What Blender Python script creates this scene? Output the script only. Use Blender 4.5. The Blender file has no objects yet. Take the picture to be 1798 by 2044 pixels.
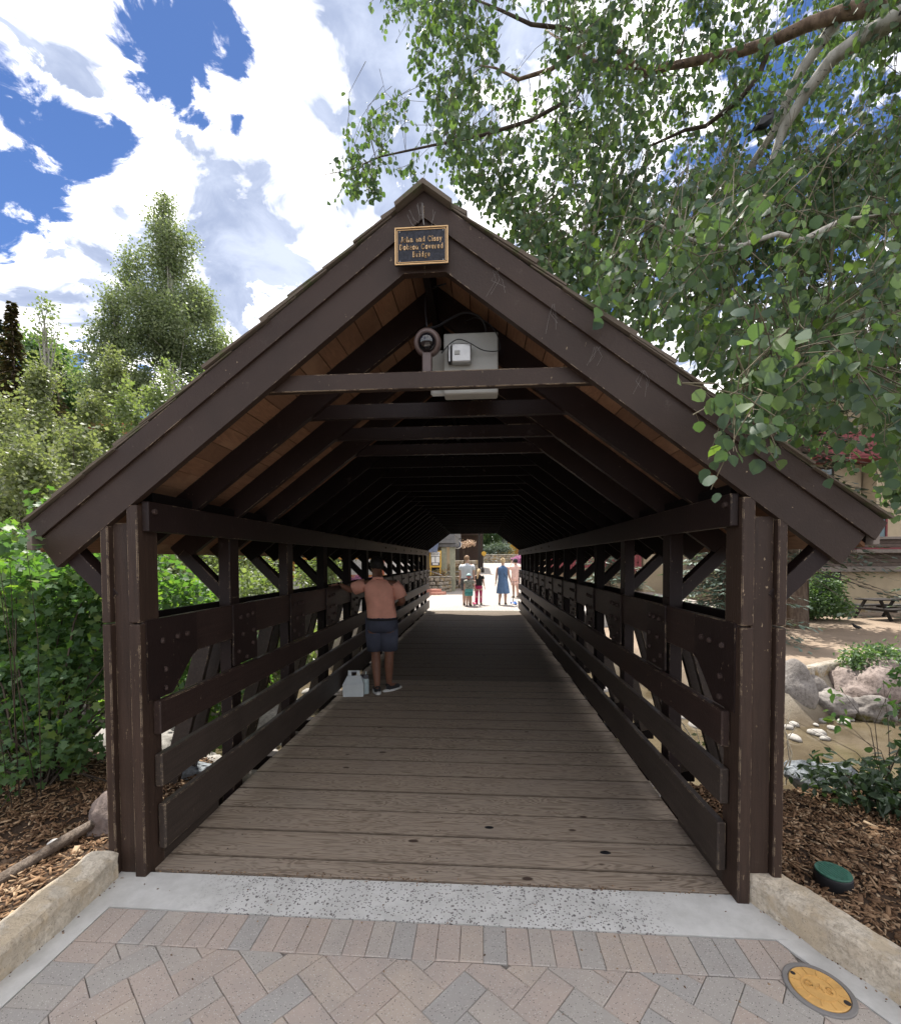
import bpy, bmesh, math, random
import numpy as np
from mathutils import Vector, Matrix, noise
random.seed(7); rng = np.random.default_rng(7)
R = math.radians
sc = bpy.context.scene
COL = sc.collection
# ------------------------------------------------------------------ camera
CY, CP, CR, CF = .068, -.030, -.0045, 915.0
CAM = np.array([.278, 0, 1.7])
_F = np.array([-math.sin(CY)*math.cos(CP), math.cos(CY)*math.cos(CP), math.sin(CP)])
_R = np.array([math.cos(CY), math.sin(CY), 0.]); _U = np.cross(_R, _F)
_R2 = _R*math.cos(CR)+_U*math.sin(CR); _U2 = _U*math.cos(CR)-_R*math.sin(CR)
cam_d = bpy.data.cameras.new('camera'); cam = bpy.data.objects.new('camera', cam_d); COL.objects.link(cam)
mw = Matrix.Identity(4)
for i in range(3):
    mw[i][0] = _R2[i]; mw[i][1] = _U2[i]; mw[i][2] = -_F[i]; mw[i][3] = CAM[i]
cam.matrix_world = mw
cam_d.sensor_fit = 'HORIZONTAL'; cam_d.sensor_width = 36; cam_d.lens = 36*CF/1798
cam_d.shift_y = (1146-1022)/1798; cam_d.clip_end = 4000; cam_d.clip_start = .05
sc.camera = cam
def ray(px, py):
    return _F+_R2*(px-899)/CF-_U2*(py-1146)/CF
def at(px, py, d):                      # a point seen at (px,py), d metres in front
    return CAM+ray(px, py)*d
# ------------------------------------------------------------------ world, sun, exposure
SUN_EL, SUN_AZ = 63.0, -24.0            # azimuth from +Y, negative to the left
sv = Vector((math.sin(R(SUN_AZ))*math.cos(R(SUN_EL)), math.cos(R(SUN_AZ))*math.cos(R(SUN_EL)), math.sin(R(SUN_EL))))
sc.view_settings.view_transform = 'Standard'; sc.view_settings.look = 'None'
sc.view_settings.exposure = 1.78; sc.view_settings.gamma = 1
sc.view_settings.use_curve_mapping = False
sc.cycles.use_denoising = True
sc.cycles.max_bounces = 6; sc.cycles.diffuse_bounces = 4; sc.cycles.glossy_bounces = 2; sc.cycles.transmission_bounces = 4
sc.cycles.sample_clamp_indirect = 6
sun_d = bpy.data.lights.new('sun', 'SUN'); sun_d.energy = 2.7; sun_d.angle = R(1.0); sun_d.color = (1, .955, .88)
sun = bpy.data.objects.new('sun', sun_d); COL.objects.link(sun)
sun.rotation_euler = sv.to_track_quat('Z', 'Y').to_euler()
world = bpy.data.worlds.new('World'); sc.world = world; world.use_nodes = True
class G:                                 # small node helper
    def __init__(s, nt): s.nt = nt; s.nt.nodes.clear()
    def n(s, typ, ins=None, **kw):
        nd = s.nt.nodes.new('ShaderNode'+typ)
        for k, v in kw.items(): setattr(nd, k, v)
        for k, v in (ins or {}).items():
            t = nd.inputs[k]
            if isinstance(v, bpy.types.NodeSocket): s.nt.links.new(v, t)
            elif isinstance(v, bpy.types.Node): s.nt.links.new(v.outputs[0], t)
            else:
                if isinstance(v, (tuple, list)) and len(v) == 3 and len(t.default_value) == 4: v = (*v, 1)
                t.default_value = v
        return nd
    def m(s, op, a, b=0.0, c=None, clamp=False):
        nd = s.n('Math', {0: a, 1: b} if c is None else {0: a, 1: b, 2: c}, operation=op); nd.use_clamp = clamp
        return nd.outputs[0]
    def mix(s, f, a, b, bt='MIX'):
        nd = s.n('Mix', data_type='RGBA', blend_type=bt)
        for i, v in ((0, f), (6, a), (7, b)):
            t = nd.inputs[i]
            if isinstance(v, bpy.types.NodeSocket): s.nt.links.new(v, t)
            else: t.default_value = (*v, 1) if isinstance(v, tuple) and len(v) == 3 else v
        return nd.outputs[2]
    def mr(s, v, a, b, c=0., d=1., typ='SMOOTHSTEP'):
        nd = s.n('MapRange', {0: v, 1: a, 2: b, 3: c, 4: d}, interpolation_type=typ); return nd.outputs[0]
    def ramp(s, v, stops, interp='LINEAR'):
        nd = s.n('ValToRGB', {0: v}); cr = nd.color_ramp; cr.interpolation = interp
        while len(cr.elements) < len(stops): cr.elements.new(.5)
        for e, (p, c) in zip(cr.elements, stops): e.position = p; e.color = (*c, 1)
        return nd.outputs[0]
    def noise(s, v, scale, det=4, rough=.5, dist=0., out=0):
        return s.n('TexNoise', {'Vector': v, 'Scale': scale, 'Detail': det, 'Roughness': rough, 'Distortion': dist}).outputs[out]
g = G(world.node_tree)
tc = g.n('TexCoord').outputs['Generated']
sky = g.n('TexSky', sky_type='NISHITA'); sky.sun_disc = False; sky.sun_elevation = R(SUN_EL); sky.sun_rotation = R(SUN_AZ)
sky.altitude = 2400; sky.air_density = 1.0; sky.dust_density = .3; sky.ozone_density = 2.5
skc = g.mix(1.0, sky.outputs[0], (.030, .036, .046), 'MULTIPLY')
sep = g.n('SeparateXYZ', {0: tc})
zc = g.m('MAXIMUM', sep.outputs[2], .02)
zz = g.m('ADD', zc, .32)
u = g.m('DIVIDE', sep.outputs[0], zz); v = g.m('DIVIDE', sep.outputs[1], zz)
pl = g.n('CombineXYZ', {0: u, 1: v, 2: 0.0}).outputs[0]
warp = g.noise(pl, 2.2, 3, .55, out=1)
plw = g.n('VectorMath', {0: pl, 1: g.n('VectorMath', {0: warp, 3: .42}, operation='SCALE').outputs[0]}, operation='ADD').outputs[0]
n1 = g.noise(plw, 2.0, 5, .55)
n2 = g.noise(plw, 5.5, 6, .6)
n3 = g.noise(plw, 15, 7, .65)
base = g.m('ADD', g.m('ADD', g.m('MULTIPLY', n1, .42), g.m('MULTIPLY', n2, .56)), g.m('MULTIPLY_ADD', n3, .56, -.27))
def lobe(px, py, rad, amp):              # a wide cloud or gap in the sky, as a direction
    d = Vector(ray(px, py)).normalized()
    dp = g.n('VectorMath', {0: tc, 1: tuple(d)}, operation='DOT_PRODUCT').outputs[1]
    return g.m('MULTIPLY', g.mr(dp, math.cos(R(rad)), 1.0), amp)
tot = base
for a in ((400, 50, 7, -.15), (450, 160, 6, -.18), (290, 175, 5.5, -.16), (80, 290, 5.5, -.16), (25, 430, 5.5, -.18), (200, 295, 4, -.13), (1640, 250, 17, -.075), (420, 180, 2.5, .16), (425, 75, 1.6, .12),
          (150, 770, 7, -.13), (570, 60, 7, .12), (640, 250, 15, .10), (230, 60, 7, .10), (150, 190, 4, .10), (40, 60, 8, .06), (60, 560, 7, .10), (270, 380, 12, .10), (450, 540, 14, .12), (800, 150, 18, .13), (1000, 200, 24, .06), (100, 600, 10, .08)):
    tot = g.m('ADD', tot, lobe(*a))
mask = g.mr(tot, .43, .595)
# body of the cloud: bright fringes, grey-blue bellies
thick = g.mr(tot, .505, .60)
shade_n = g.m('ADD', g.m('MULTIPLY', g.noise(plw, 3.2, 5, .55), .62), g.m('MULTIPLY', g.noise(plw, 11, 5, .6), .38))
for a in ((760, 170, 13, .17), (880, 60, 9, .12), (400, 590, 10, .10), (560, 640, 9, .10), (500, 420, 6, .08), (120, 620, 8, .08), (60, 120, 6, .06), (300, 330, 5, -.10), (560, 120, 4, -.12), (620, 330, 4, -.08)):
    shade_n = g.m('ADD', shade_n, lobe(*a))
belly = g.m('MULTIPLY', thick, g.mr(shade_n, .375, .60, 0, 1, 'LINEAR'))
cl = g.mix(belly, (1.24, 1.18, 1.12), g.mix(g.mr(g.noise(plw, 7, 6, .6), .3, .7), (.135, .160, .225), (.24, .265, .325)))
cl = g.mix(g.m('MULTIPLY', g.mr(g.noise(plw, 9, 5, .6), .45, .7, 0, .5), g.m('SUBTRACT', 1.0, belly)), cl, (1.7, 1.62, 1.54))
bgc = g.mix(mask, skc, cl)
low = g.mr(sep.outputs[2], -.02, .05)
bgc = g.mix(low, (.25, .26, .24), bgc)
bg = g.n('Background', {0: bgc, 1: 1.0}); wo = g.n('OutputWorld', {0: bg})
world.cycles.sampling_method = 'AUTOMATIC'
# ------------------------------------------------------------------ mesh helpers
def perp(d):
    d = Vector(d).normalized(); a = Vector((0, 0, 1)) if abs(d.z) < .9 else Vector((0, 1, 0))
    s = d.cross(a).normalized(); return s, s.cross(d).normalized()
class MB:
    def __init__(s): s.v = []; s.f = []
    def add(s, vs, fs, T=None):
        o = len(s.v)
        s.v += [tuple(T @ Vector(p)) for p in vs] if T is not None else [tuple(p) for p in vs]
        s.f += [tuple(i+o for i in f) for f in fs]; return s
    def box(s, x0, x1, y0, y1, z0, z1, c=.004, T=None):
        lo = (min(x0, x1), min(y0, y1), min(z0, z1)); hi = (max(x0, x1), max(y0, y1), max(z0, z1))
        if c <= 0:
            vs = [(hi[0] if i & 1 else lo[0], hi[1] if i & 2 else lo[1], hi[2] if i & 4 else lo[2]) for i in range(8)]
            return s.add(vs, [(0, 2, 3, 1), (4, 5, 7, 6), (0, 1, 5, 4), (2, 6, 7, 3), (0, 4, 6, 2), (1, 3, 7, 5)], T)
        vs = []; ix = {}
        for i in range(8):
            sg = [(i >> k) & 1 for k in range(3)]
            for k in range(3):
                ix[(i, k)] = len(vs)
                vs.append([ (hi[j] if sg[j] else lo[j]) if j == k else ((hi[j]-c) if sg[j] else (lo[j]+c)) for j in range(3)])
        fs = []
        for k in range(3):
            a, b = [j for j in range(3) if j != k]
            for sgn in (0, 1):
                q = [(sgn << k), (sgn << k) | (1 << a), (sgn << k) | (1 << a) | (1 << b), (sgn << k) | (1 << b)]
                fs.append([ix[(i, k)] for i in q])
        for k in range(3):                # edges along axis k
            a, b = [j for j in range(3) if j != k]
            for sa in (0, 1):
                for sb in (0, 1):
                    p = (sa << a) | (sb << b); q = p | (1 << k)
                    fs.append([ix[(p, a)], ix[(q, a)], ix[(q, b)], ix[(p, b)]])
        for i in range(8): fs.append([ix[(i, 0)], ix[(i, 1)], ix[(i, 2)]])
        return s.add(vs, fs, T)
    def beam(s, p0, p1, w, h, up=(0, 0, 1), c=.003):   # w across, h along 'up'
        p0 = Vector(p0); p1 = Vector(p1); d = (p1-p0); L = d.length; d.normalize()
        side = d.cross(Vector(up)).normalized(); u_ = side.cross(d)
        T = Matrix((( side.x, d.x, u_.x, p0.x), (side.y, d.y, u_.y, p0.y), (side.z, d.z, u_.z, p0.z), (0, 0, 0, 1)))
        return s.box(-w/2, w/2, 0, L, -h/2, h/2, c, T)
    def tube(s, pts, rad, n=8, cap=True):
        pts = [Vector(p) for p in pts]; k = len(pts)
        if not hasattr(rad, '__len__'): rad = [rad]*k
        o = len(s.v); a = None
        for i, p in enumerate(pts):
            d = (pts[min(i+1, k-1)]-pts[max(i-1, 0)])
            if d.length < 1e-9: d = Vector((0, 0, 1))
            d.normalize()
            if a is None: a, b = perp(d)
            else:
                a = (a-d*a.dot(d)); a = a.normalized() if a.length > 1e-6 else perp(d)[0]; b = d.cross(a)
            for j in range(n):
                t = 2*math.pi*j/n; s.v.append(tuple(p+(a*math.cos(t)+b*math.sin(t))*rad[i]))
        for i in range(k-1):
            for j in range(n):
                s.f.append((o+i*n+j, o+i*n+(j+1) % n, o+(i+1)*n+(j+1) % n, o+(i+1)*n+j))
        if cap: s.f.append(tuple(o+j for j in reversed(range(n)))); s.f.append(tuple(o+(k-1)*n+j for j in range(n)))
        return s
    def lathe(s, prof, n=24, T=None, sx=1, sy=1, cap=True):       # prof: (r,z) bottom to top
        vs = [(r*math.cos(2*math.pi*j/n)*sx, r*math.sin(2*math.pi*j/n)*sy, z) for r, z in prof for j in range(n)]
        fs = [(i*n+j, i*n+(j+1) % n, (i+1)*n+(j+1) % n, (i+1)*n+j) for i in range(len(prof)-1) for j in range(n)]
        if cap: fs += [tuple(reversed(range(n))), tuple((len(prof)-1)*n+j for j in range(n))]
        return s.add(vs, fs, T)
    def prism(s, poly, y0, y1):                         # poly in XZ extruded along Y
        n = len(poly); vs = [(x, y0, z) for x, z in poly]+[(x, y1, z) for x, z in poly]
        return s.add(vs, [tuple(range(n)), tuple(reversed(range(n, 2*n)))]+[(i, i+n, (i+1) % n+n, (i+1) % n) for i in range(n)])
    def prismx(s, poly, x0, x1):                        # poly in YZ extruded along X
        n = len(poly); vs = [(x0, y, z) for y, z in poly]+[(x1, y, z) for y, z in poly]
        return s.add(vs, [tuple(range(n)), tuple(reversed(range(n, 2*n)))]+[(i, i+n, (i+1) % n+n, (i+1) % n) for i in range(n)])
    def slab(s, poly, z0, z1, c=.0):                    # poly in XY, chamfered top
        n = len(poly); vs = [(x, y, z0) for x, y in poly]+[(x, y, z1-c) for x, y in poly]
        fs = [tuple(reversed(range(n)))]+[(i, (i+1) % n, (i+1) % n+n, i+n) for i in range(n)]
        if c > 0:
            cx = sum(p[0] for p in poly)/n; cy = sum(p[1] for p in poly)/n
            for x, y in poly:
                d = math.hypot(cx-x, cy-y) or 1; vs.append((x+(cx-x)/d*c*1.4, y+(cy-y)/d*c*1.4, z1))
            fs += [(i+n, (i+1) % n+n, (i+1) % n+2*n, i+2*n) for i in range(n)]; fs.append(tuple(range(2*n, 3*n)))
        else: fs.append(tuple(range(n, 2*n)))
        return s.add(vs, fs)
    def mesh(s, name, mat, smooth=False, recalc=True):
        me = bpy.data.meshes.new(name); me.from_pydata(s.v, [], s.f)
        if recalc:
            bm = bmesh.new(); bm.from_mesh(me); bmesh.ops.recalc_face_normals(bm, faces=bm.faces); bm.to_mesh(me); bm.free()
        if smooth: me.polygons.foreach_set('use_smooth', [True]*len(me.polygons))
        for m in (mat if isinstance(mat, (list, tuple)) else [mat]): me.materials.append(m)
        return me
    def build(s, name, mat, parent=None, smooth=False, recalc=True, **pr):
        return link(name, s.mesh(name, mat, smooth, recalc), parent, **pr)
def link(name, me, parent=None, loc=None, rot=None, scale=None, **pr):
    o = bpy.data.objects.new(name, me); COL.objects.link(o)
    if parent is not None: o.parent = parent
    if loc is not None: o.location = loc
    if rot is not None: o.rotation_euler = rot
    if scale is not None: o.scale = scale
    for k, v in pr.items(): o[k] = v
    return o
def thing(name, label, cat, loc=(0, 0, 0), group=None, rz=0):
    o = link(name, None, None, loc, (0, 0, rz)); o['label'] = label; o['category'] = cat
    if group: o['group'] = group
    return o
def tag(o, label, cat, group=None):
    o['label'] = label; o['category'] = cat
    if group: o['group'] = group
    return o
def weld_np(name, V, Fq, mat, parent=None, smooth=False, **pr):    # V (n,3) array, Fq (m,k) array
    me = bpy.data.meshes.new(name); k = Fq.shape[1]
    me.vertices.add(len(V)); me.vertices.foreach_set('co', np.ascontiguousarray(V, dtype=np.float32).ravel())
    me.loops.add(Fq.size); me.loops.foreach_set('vertex_index', np.ascontiguousarray(Fq, dtype=np.int32).ravel())
    me.polygons.add(len(Fq)); me.polygons.foreach_set('loop_start', np.arange(0, Fq.size, k, dtype=np.int32))
    if smooth: me.polygons.foreach_set('use_smooth', np.ones(len(Fq), dtype=bool))
    me.update(calc_edges=True); me.materials.append(mat)
    return link(name, me, parent, **pr)
def frames(tip, nrm):                    # orthonormal frames, columns: side, tip, normal
    tip = tip/np.linalg.norm(tip, axis=1, keepdims=True)
    side = np.cross(tip, nrm); side /= np.linalg.norm(side, axis=1, keepdims=True)+1e-9
    n = np.cross(side, tip); return np.stack([side, tip, n], axis=2)
LEAF_V = np.array([(0, 0, 0), (.34, .10, .05), (.50, .42, .09), (.30, .76, .04), (0, 1.0, -.06), (0, .45, -.03), (-.34, .10, .05), (-.50, .42, .09), (-.30, .76, .04)], float)
LEAF_F = np.array([(0, 1, 2, 5), (5, 2, 3, 4), (0, 5, 7, 6), (5, 4, 8, 7)])
WILL_V = LEAF_V*np.array([.55, 1, 1]); 
TRI_V = np.array([(0, 0, 0), (.42, .5, .06), (0, 1, 0), (-.42, .5, .06)], float); TRI_F = np.array([(0, 1, 2, 3)])
LOBE_V = np.array([(0, 0, 0), (.42, .02, .04), (.30, .30, .02), (.62, .52, .05), (.28, .62, .02), (0, 1.0, -.04), (-.28, .62, .02), (-.62, .52, .05), (-.30, .30, .02), (-.42, .02, .04), (0, .4, -.03)], float)
LOBE_F = np.array([(0, 1, 2, 10), (2, 3, 4, 10), (4, 5, 6, 10), (6, 7, 8, 10), (8, 9, 0, 10)])
def cloud(name, LV, LF, P, tip, nrm, S, mat, parent=None, **pr):
    Fm = frames(tip, nrm); n = len(P)
    V = P[:, None, :]+np.einsum('nij,kj->nki', Fm, LV)*S[:, None, None]
    F_ = LF[None]+(np.arange(n)*len(LV))[:, None, None]
    return weld_np(name, V.reshape(-1, 3), F_.reshape(-1, LF.shape[1]), mat, parent, **pr)
def lone_leaves(LV, LF, P, tip, nrm, S, mat, parent, name='leaf'):   # each leaf an object, one shared mesh
    me = bpy.data.meshes.new(name); me.from_pydata([tuple(v) for v in LV], [], [tuple(f) for f in LF]); me.materials.append(mat)
    Fm = frames(tip, nrm)
    for i in range(len(P)):
        o = bpy.data.objects.new(name, me); COL.objects.link(o); o.parent = parent
        T = Matrix.Identity(4)
        for a in range(3):
            for b in range(3): T[a][b] = Fm[i][a][b]*S[i]
            T[a][3] = P[i][a]
        o.matrix_local = T
def rnd(n): v_ = rng.normal(size=(n, 3)); return v_/np.linalg.norm(v_, axis=1, keepdims=True)
def skin(name, pts, edges, mat, parent=None, sub=2, T=None):        # pts {key:(x,y,z,rx[,ry])}
    keys = list(pts); me = bpy.data.meshes.new(name)
    me.from_pydata([pts[k][:3] for k in keys], [(keys.index(a), keys.index(b)) for a, b in edges], [])
    o = bpy.data.objects.new('tmp', me); COL.objects.link(o)
    sk = o.modifiers.new('s', 'SKIN'); sk.use_smooth_shade = True; sk.branch_smoothing = .6
    ss = o.modifiers.new('u', 'SUBSURF'); ss.levels = sub
    if not me.skin_vertices: 
        lay = me.attributes.get('skin')
    for i, k in enumerate(keys):
        p = pts[k]; d = me.skin_vertices[0].data[i]; d.radius = (p[3], p[4] if len(p) > 4 else p[3]); d.use_root = (i == 0)
    dg = bpy.context.evaluated_depsgraph_get(); dg.update()
    ev = o.evaluated_get(dg); m2 = bpy.data.meshes.new_from_object(ev, preserve_all_data_layers=False, depsgraph=dg)
    bpy.data.objects.remove(o); bpy.data.meshes.remove(me)
    if T is not None: m2.transform(T)
    m2.name = name; m2.materials.clear(); m2.materials.append(mat)
    m2.polygons.foreach_set('use_smooth', [True]*len(m2.polygons))
    return link(name, m2, parent)
def rock_mesh(name, mat, seed, sx=1, sy=1, sz=1, amp=.22, fr=1.2, sub=3, flat=.0):
    bm = bmesh.new(); bmesh.ops.create_icosphere(bm, subdivisions=sub, radius=1)
    off = Vector((seed*7.3, seed*3.1, seed*1.7))
    for v_ in bm.verts:
        n_ = v_.co.normalized(); d = noise.noise(n_*fr+off)*amp*1.6+noise.noise(n_*fr*2.7+off)*amp*.6+noise.noise(n_*fr*6+off)*amp*.22
        v_.co = n_*(1+d)
        if v_.co.z < -.5: v_.co.z = -.5-(-.5-v_.co.z)*.3
        v_.co.x *= sx; v_.co.y *= sy; v_.co.z *= sz
    me = bpy.data.meshes.new(name); bm.to_mesh(me); bm.free(); me.materials.append(mat)
    me.polygons.foreach_set('use_smooth', [True]*len(me.polygons)); return me
def rough_box(lx, ly, lz, nx, ny, nz, amp, seed, fr=6, edge=.01):   # rough-hewn stone block, centred, closed
    bm = bmesh.new(); bmesh.ops.create_cube(bm, size=1)
    bm.free()
    idx = {}; vs = []; fs = []
    def gv(i, j, k):
        if (i, j, k) not in idx:
            p = Vector(((i/nx-.5)*lx, (j/ny-.5)*ly, (k/nz-.5)*lz)); q = p*fr+Vector((seed*5.1, seed, seed*2.3))
            ons = (i in (0, nx))+(j in (0, ny))+(k in (0, nz))
            dv = Vector((noise.noise(q), noise.noise(q+Vector((9, 3, 1))), noise.noise(q+Vector((2, 7, 5)))))*amp
            dv += Vector((noise.noise(q*3.1), noise.noise(q*3.1+Vector((9, 3, 1))), noise.noise(q*3.1+Vector((2, 7, 5)))))*amp*.4
            if ons > 1:
                for a, (t, m_) in enumerate(((i, nx), (j, ny), (k, nz))):
                    if t == 0: dv[a] += edge
                    if t == m_: dv[a] -= edge
            idx[(i, j, k)] = len(vs); vs.append(tuple(p+dv))
        return idx[(i, j, k)]
    for i in range(nx):
        for j in range(ny):
            for k in (0, nz):
                fs.append((gv(i, j, k), gv(i+1, j, k), gv(i+1, j+1, k), gv(i, j+1, k)))
    for i in range(nx):
        for k in range(nz):
            for j in (0, ny): fs.append((gv(i, j, k), gv(i+1, j, k), gv(i+1, j, k+1), gv(i, j, k+1)))
    for j in range(ny):
        for k in range(nz):
            for i in (0, nx): fs.append((gv(i, j, k), gv(i, j+1, k), gv(i, j+1, k+1), gv(i, j, k+1)))
    m = MB(); m.v = vs; m.f = fs; return m
# ------------------------------------------------------------------ materials
def newmat(name):
    m = bpy.data.materials.new(name); m.use_nodes = True; return m, G(m.node_tree)
def fin(g, col, rough=.6, bump=None, bs=.3, bd=.005, spec=.3, metal=0., **ex):
    ins = {'Base Color': col, 'Roughness': rough, 'Specular IOR Level': spec, 'Metallic': metal}; ins.update(ex)
    b = g.n('BsdfPrincipled', ins)
    if bump is not None:
        bn = g.n('Bump', {'Height': bump, 'Strength': bs, 'Distance': bd}); g.nt.links.new(bn.outputs[0], b.inputs['Normal'])
    g.n('OutputMaterial', {0: b}); return b
def objpos(g, amount=37.0):             # object coordinates shifted per object
    t = g.n('TexCoord').outputs['Object']; r_ = g.n('ObjectInfo').outputs['Random']
    c = g.n('CombineXYZ', {0: g.m('MULTIPLY', r_, amount), 1: g.m('MULTIPLY', r_, amount*1.7), 2: g.m('MULTIPLY', r_, amount*.6)}).outputs[0]
    return g.n('VectorMath', {0: t, 1: c}, operation='ADD').outputs[0], r_
def wpos(g): return g.n('NewGeometry').outputs['Position']
def stretch(g, v, s): return g.n('VectorMath', {0: v, 1: s}, operation='MULTIPLY').outputs[0]
def simple(name, col, rough=.6, metal=0., var=.12, scale=8, bump=.0, spec=.3):
    m, g = newmat(name); p, r_ = objpos(g)
    n_ = g.noise(p, scale, 5, .6)
    c = g.mix(g.mr(n_, .3, .7), tuple(x*(1-var) for x in col), tuple(min(1, x*(1+var)) for x in col))
    fin(g, c, rough, n_ if bump else None, bump, .004, spec, metal); return m
M = {}
def paint(name, col, worn, bare=(.30, .23, .15), chip_w=.006, grain=None, gl=(.52, .27)):      # old brown stain on timber, chipped along its edges
    m, g = newmat(name); P = wpos(g); r_ = g.n('ObjectInfo').outputs['Random']
    a = g.noise(P, 3.5, 4, .6); f_ = g.noise(stretch(g, P, (22, 22, 6)), 3, 5, .6)
    c = g.mix(g.mr(a, .3, .7), tuple(x*.86 for x in col), tuple(x*1.16 for x in col))
    c = g.mix(g.m('MULTIPLY', r_, .25), c, tuple(x*1.35 for x in col))
    c = g.mix(g.mr(g.noise(P, 14, 6, .7), .60, .80, 0, .35), c, (.12, .105, .095))
    gr_ = None
    if grain:
        gp = g.n('VectorMath', {0: P, 1: g.n('CombineXYZ', {0: g.m('MULTIPLY', r_, 9.0), 1: g.m('MULTIPLY', r_, 5.0), 2: g.m('MULTIPLY', r_, 7.0)}).outputs[0]}, operation='ADD').outputs[0]
        gr_ = g.noise(stretch(g, gp, tuple(46 if a_ == 0 else 2.2 for a_ in grain)), 1.0, 5, .7, .6)
        c = g.mix(g.mr(gr_, .42, .72, 0, .55), c, tuple(x*1.75 for x in col))
        c = g.mix(g.mr(gr_, .42, .28, 0, .65), c, tuple(x*.45 for x in col))
    if worn:
        bv = g.n('Bevel', {0: chip_w}); bv.samples = 3
        dt = g.n('VectorMath', {0: bv, 1: g.n('NewGeometry').outputs['Normal']}, operation='DOT_PRODUCT').outputs[1]
        edge = g.mr(dt, .995, .90)
        ch = g.mr(g.m('ADD', g.noise(P, 22, 7, .8), g.m('MULTIPLY', g.noise(P, 2.6, 3), .60)), .90-.045*worn, .96-.045*worn)
        k = g.m('MULTIPLY', edge, ch)
        sp = g.mr(g.noise(stretch(g, P, (1, 1, .45)), 58, 3, .6), .735-.02*worn, .76-.02*worn)
        k = g.m('MAXIMUM', k, g.m('MULTIPLY', sp, g.mr(g.noise(P, 2.1, 2), .46, .60, 0, .75)))
        c = g.mix(k, c, g.mix(g.noise(P, 60), bare, tuple(min(1, x*1.5) for x in bare)))
    bm_ = g.m('ADD', g.m('MULTIPLY', f_, .6), g.noise(P, 90, 3, .6))
    if gr_ is not None: bm_ = g.m('ADD', bm_, g.m('MULTIPLY', gr_, 1.6))
    fin(g, c, gl[0], bm_, .4, .003, gl[1]); return m
M['paint'] = paint('brown_paint', (.0325, .0195, .0140), 1)
M['paint_worn'] = paint('worn_brown_paint', (.0325, .0195, .0140), 2.4)
M['paint_post'] = paint('brown_post_stain', (.0325, .0195, .0140), 2.4, grain=(0, 0, 1))
M['paint_rail'] = paint('brown_rail_stain', (.024, .0140, .0115), 2.2, grain=(0, 1, 0))
M['paint_red'] = paint('dark_red_brown_stain', (.015, .0082, .0072), 1)
M['paint_dark'] = paint('stain_with_painted_shade', (.0060, .0038, .0034), 0, gl=(.7, .12))  # darker copy of the stain, interior shade put into its colour
M['rail_grey'] = paint('scuffed_rail_timber', (.036, .027, .022), 2.0, grain=(0, 1, 0))
def deckwood(nm='weathered_deck_wood', mul=1.0):
    m, g = newmat(nm); p, r_ = objpos(g)
    s1 = stretch(g, p, (1.1, 7.5, 7.5))
    w = g.noise(s1, 1.5, 3, .5, .8)
    rings = g.m('FRACT', g.m('MULTIPLY', w, 15.0))
    rg = g.mr(g.m('ABSOLUTE', g.m('SUBTRACT', rings, .5)), .10, .48)
    fine = g.noise(stretch(g, p, (4, 130, 130)), 1.0, 4, .7)
    c = g.mix(rg, (.225, .185, .145), (.090, .068, .050))
    c = g.mix(g.mr(fine, .35, .75), c, (.25, .215, .175))
    c = g.mix(g.mr(g.noise(p, 2.2, 4), .4, .75, 0, .45), c, (.19, .165, .14))
    c = g.mix(g.m('MULTIPLY', r_, .35), c, (.20, .16, .125))
    kn = g.n('TexVoronoi', {'Vector': stretch(g, p, (2.2, 4.5, 3)), 'Scale': 1.0}).outputs['Distance']
    c = g.mix(g.mr(kn, .085, .055), c, (.045, .032, .025))
    cr = g.mr(g.noise(stretch(g, p, (3, 70, 70)), 1.0, 3, .6), .68, .72)
    c = g.mix(cr, c, (.06, .045, .035))
    ay = g.m('ABSOLUTE', g.n('SeparateXYZ', {0: g.n('TexCoord').outputs['Object']}).outputs[1])
    c = g.mix(g.mr(g.m('ADD', ay, g.m('MULTIPLY', g.noise(p, 14, 3), .012)), .121, .134, 0, .8), c, (.04, .03, .022))
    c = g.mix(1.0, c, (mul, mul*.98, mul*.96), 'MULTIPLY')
    h = g.m('SUBTRACT', g.m('MULTIPLY', fine, .5), g.m('ADD', g.m('MULTIPLY', rg, .5), cr))
    fin(g, c, .75, h, .6, .003, .10); return m
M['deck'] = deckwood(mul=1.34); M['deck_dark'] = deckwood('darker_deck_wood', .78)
def roofboard():
    m, g = newmat('bare_roof_board'); p, r_ = objpos(g)
    w = g.noise(stretch(g, p, (7, .9, 7)), 2.0, 3, .5, .7); rg = g.m('FRACT', g.m('MULTIPLY', w, 9.0))
    c = g.mix(rg, (.27, .145, .082), (.20, .105, .060)); c = g.mix(g.m('MULTIPLY', r_, .6), c, (.11, .060, .036))
    c = g.mix(g.mr(g.noise(p, 3, 4), .5, .7, 0, .6), c, (.33, .20, .12))
    fin(g, c, .7, w, .2, .003); return m
M['board'] = roofboard()
def shingle():
    m, g = newmat('mossy_cedar_shake'); p, r_ = objpos(g)
    f_ = g.noise(stretch(g, p, (5, 60, 5)), 1.2, 4, .7)
    c = g.mix(f_, (.085, .066, .050), (.17, .145, .115)); c = g.mix(g.m('MULTIPLY', r_, .5), c, (.10, .075, .058))
    c = g.mix(g.mr(g.noise(wpos(g), 9, 5, .7), .50, .68, 0, .8), c, (.065, .085, .030))
    fin(g, c, .85, f_, .5, .004, .2); return m
M['shingle'] = shingle()
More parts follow.
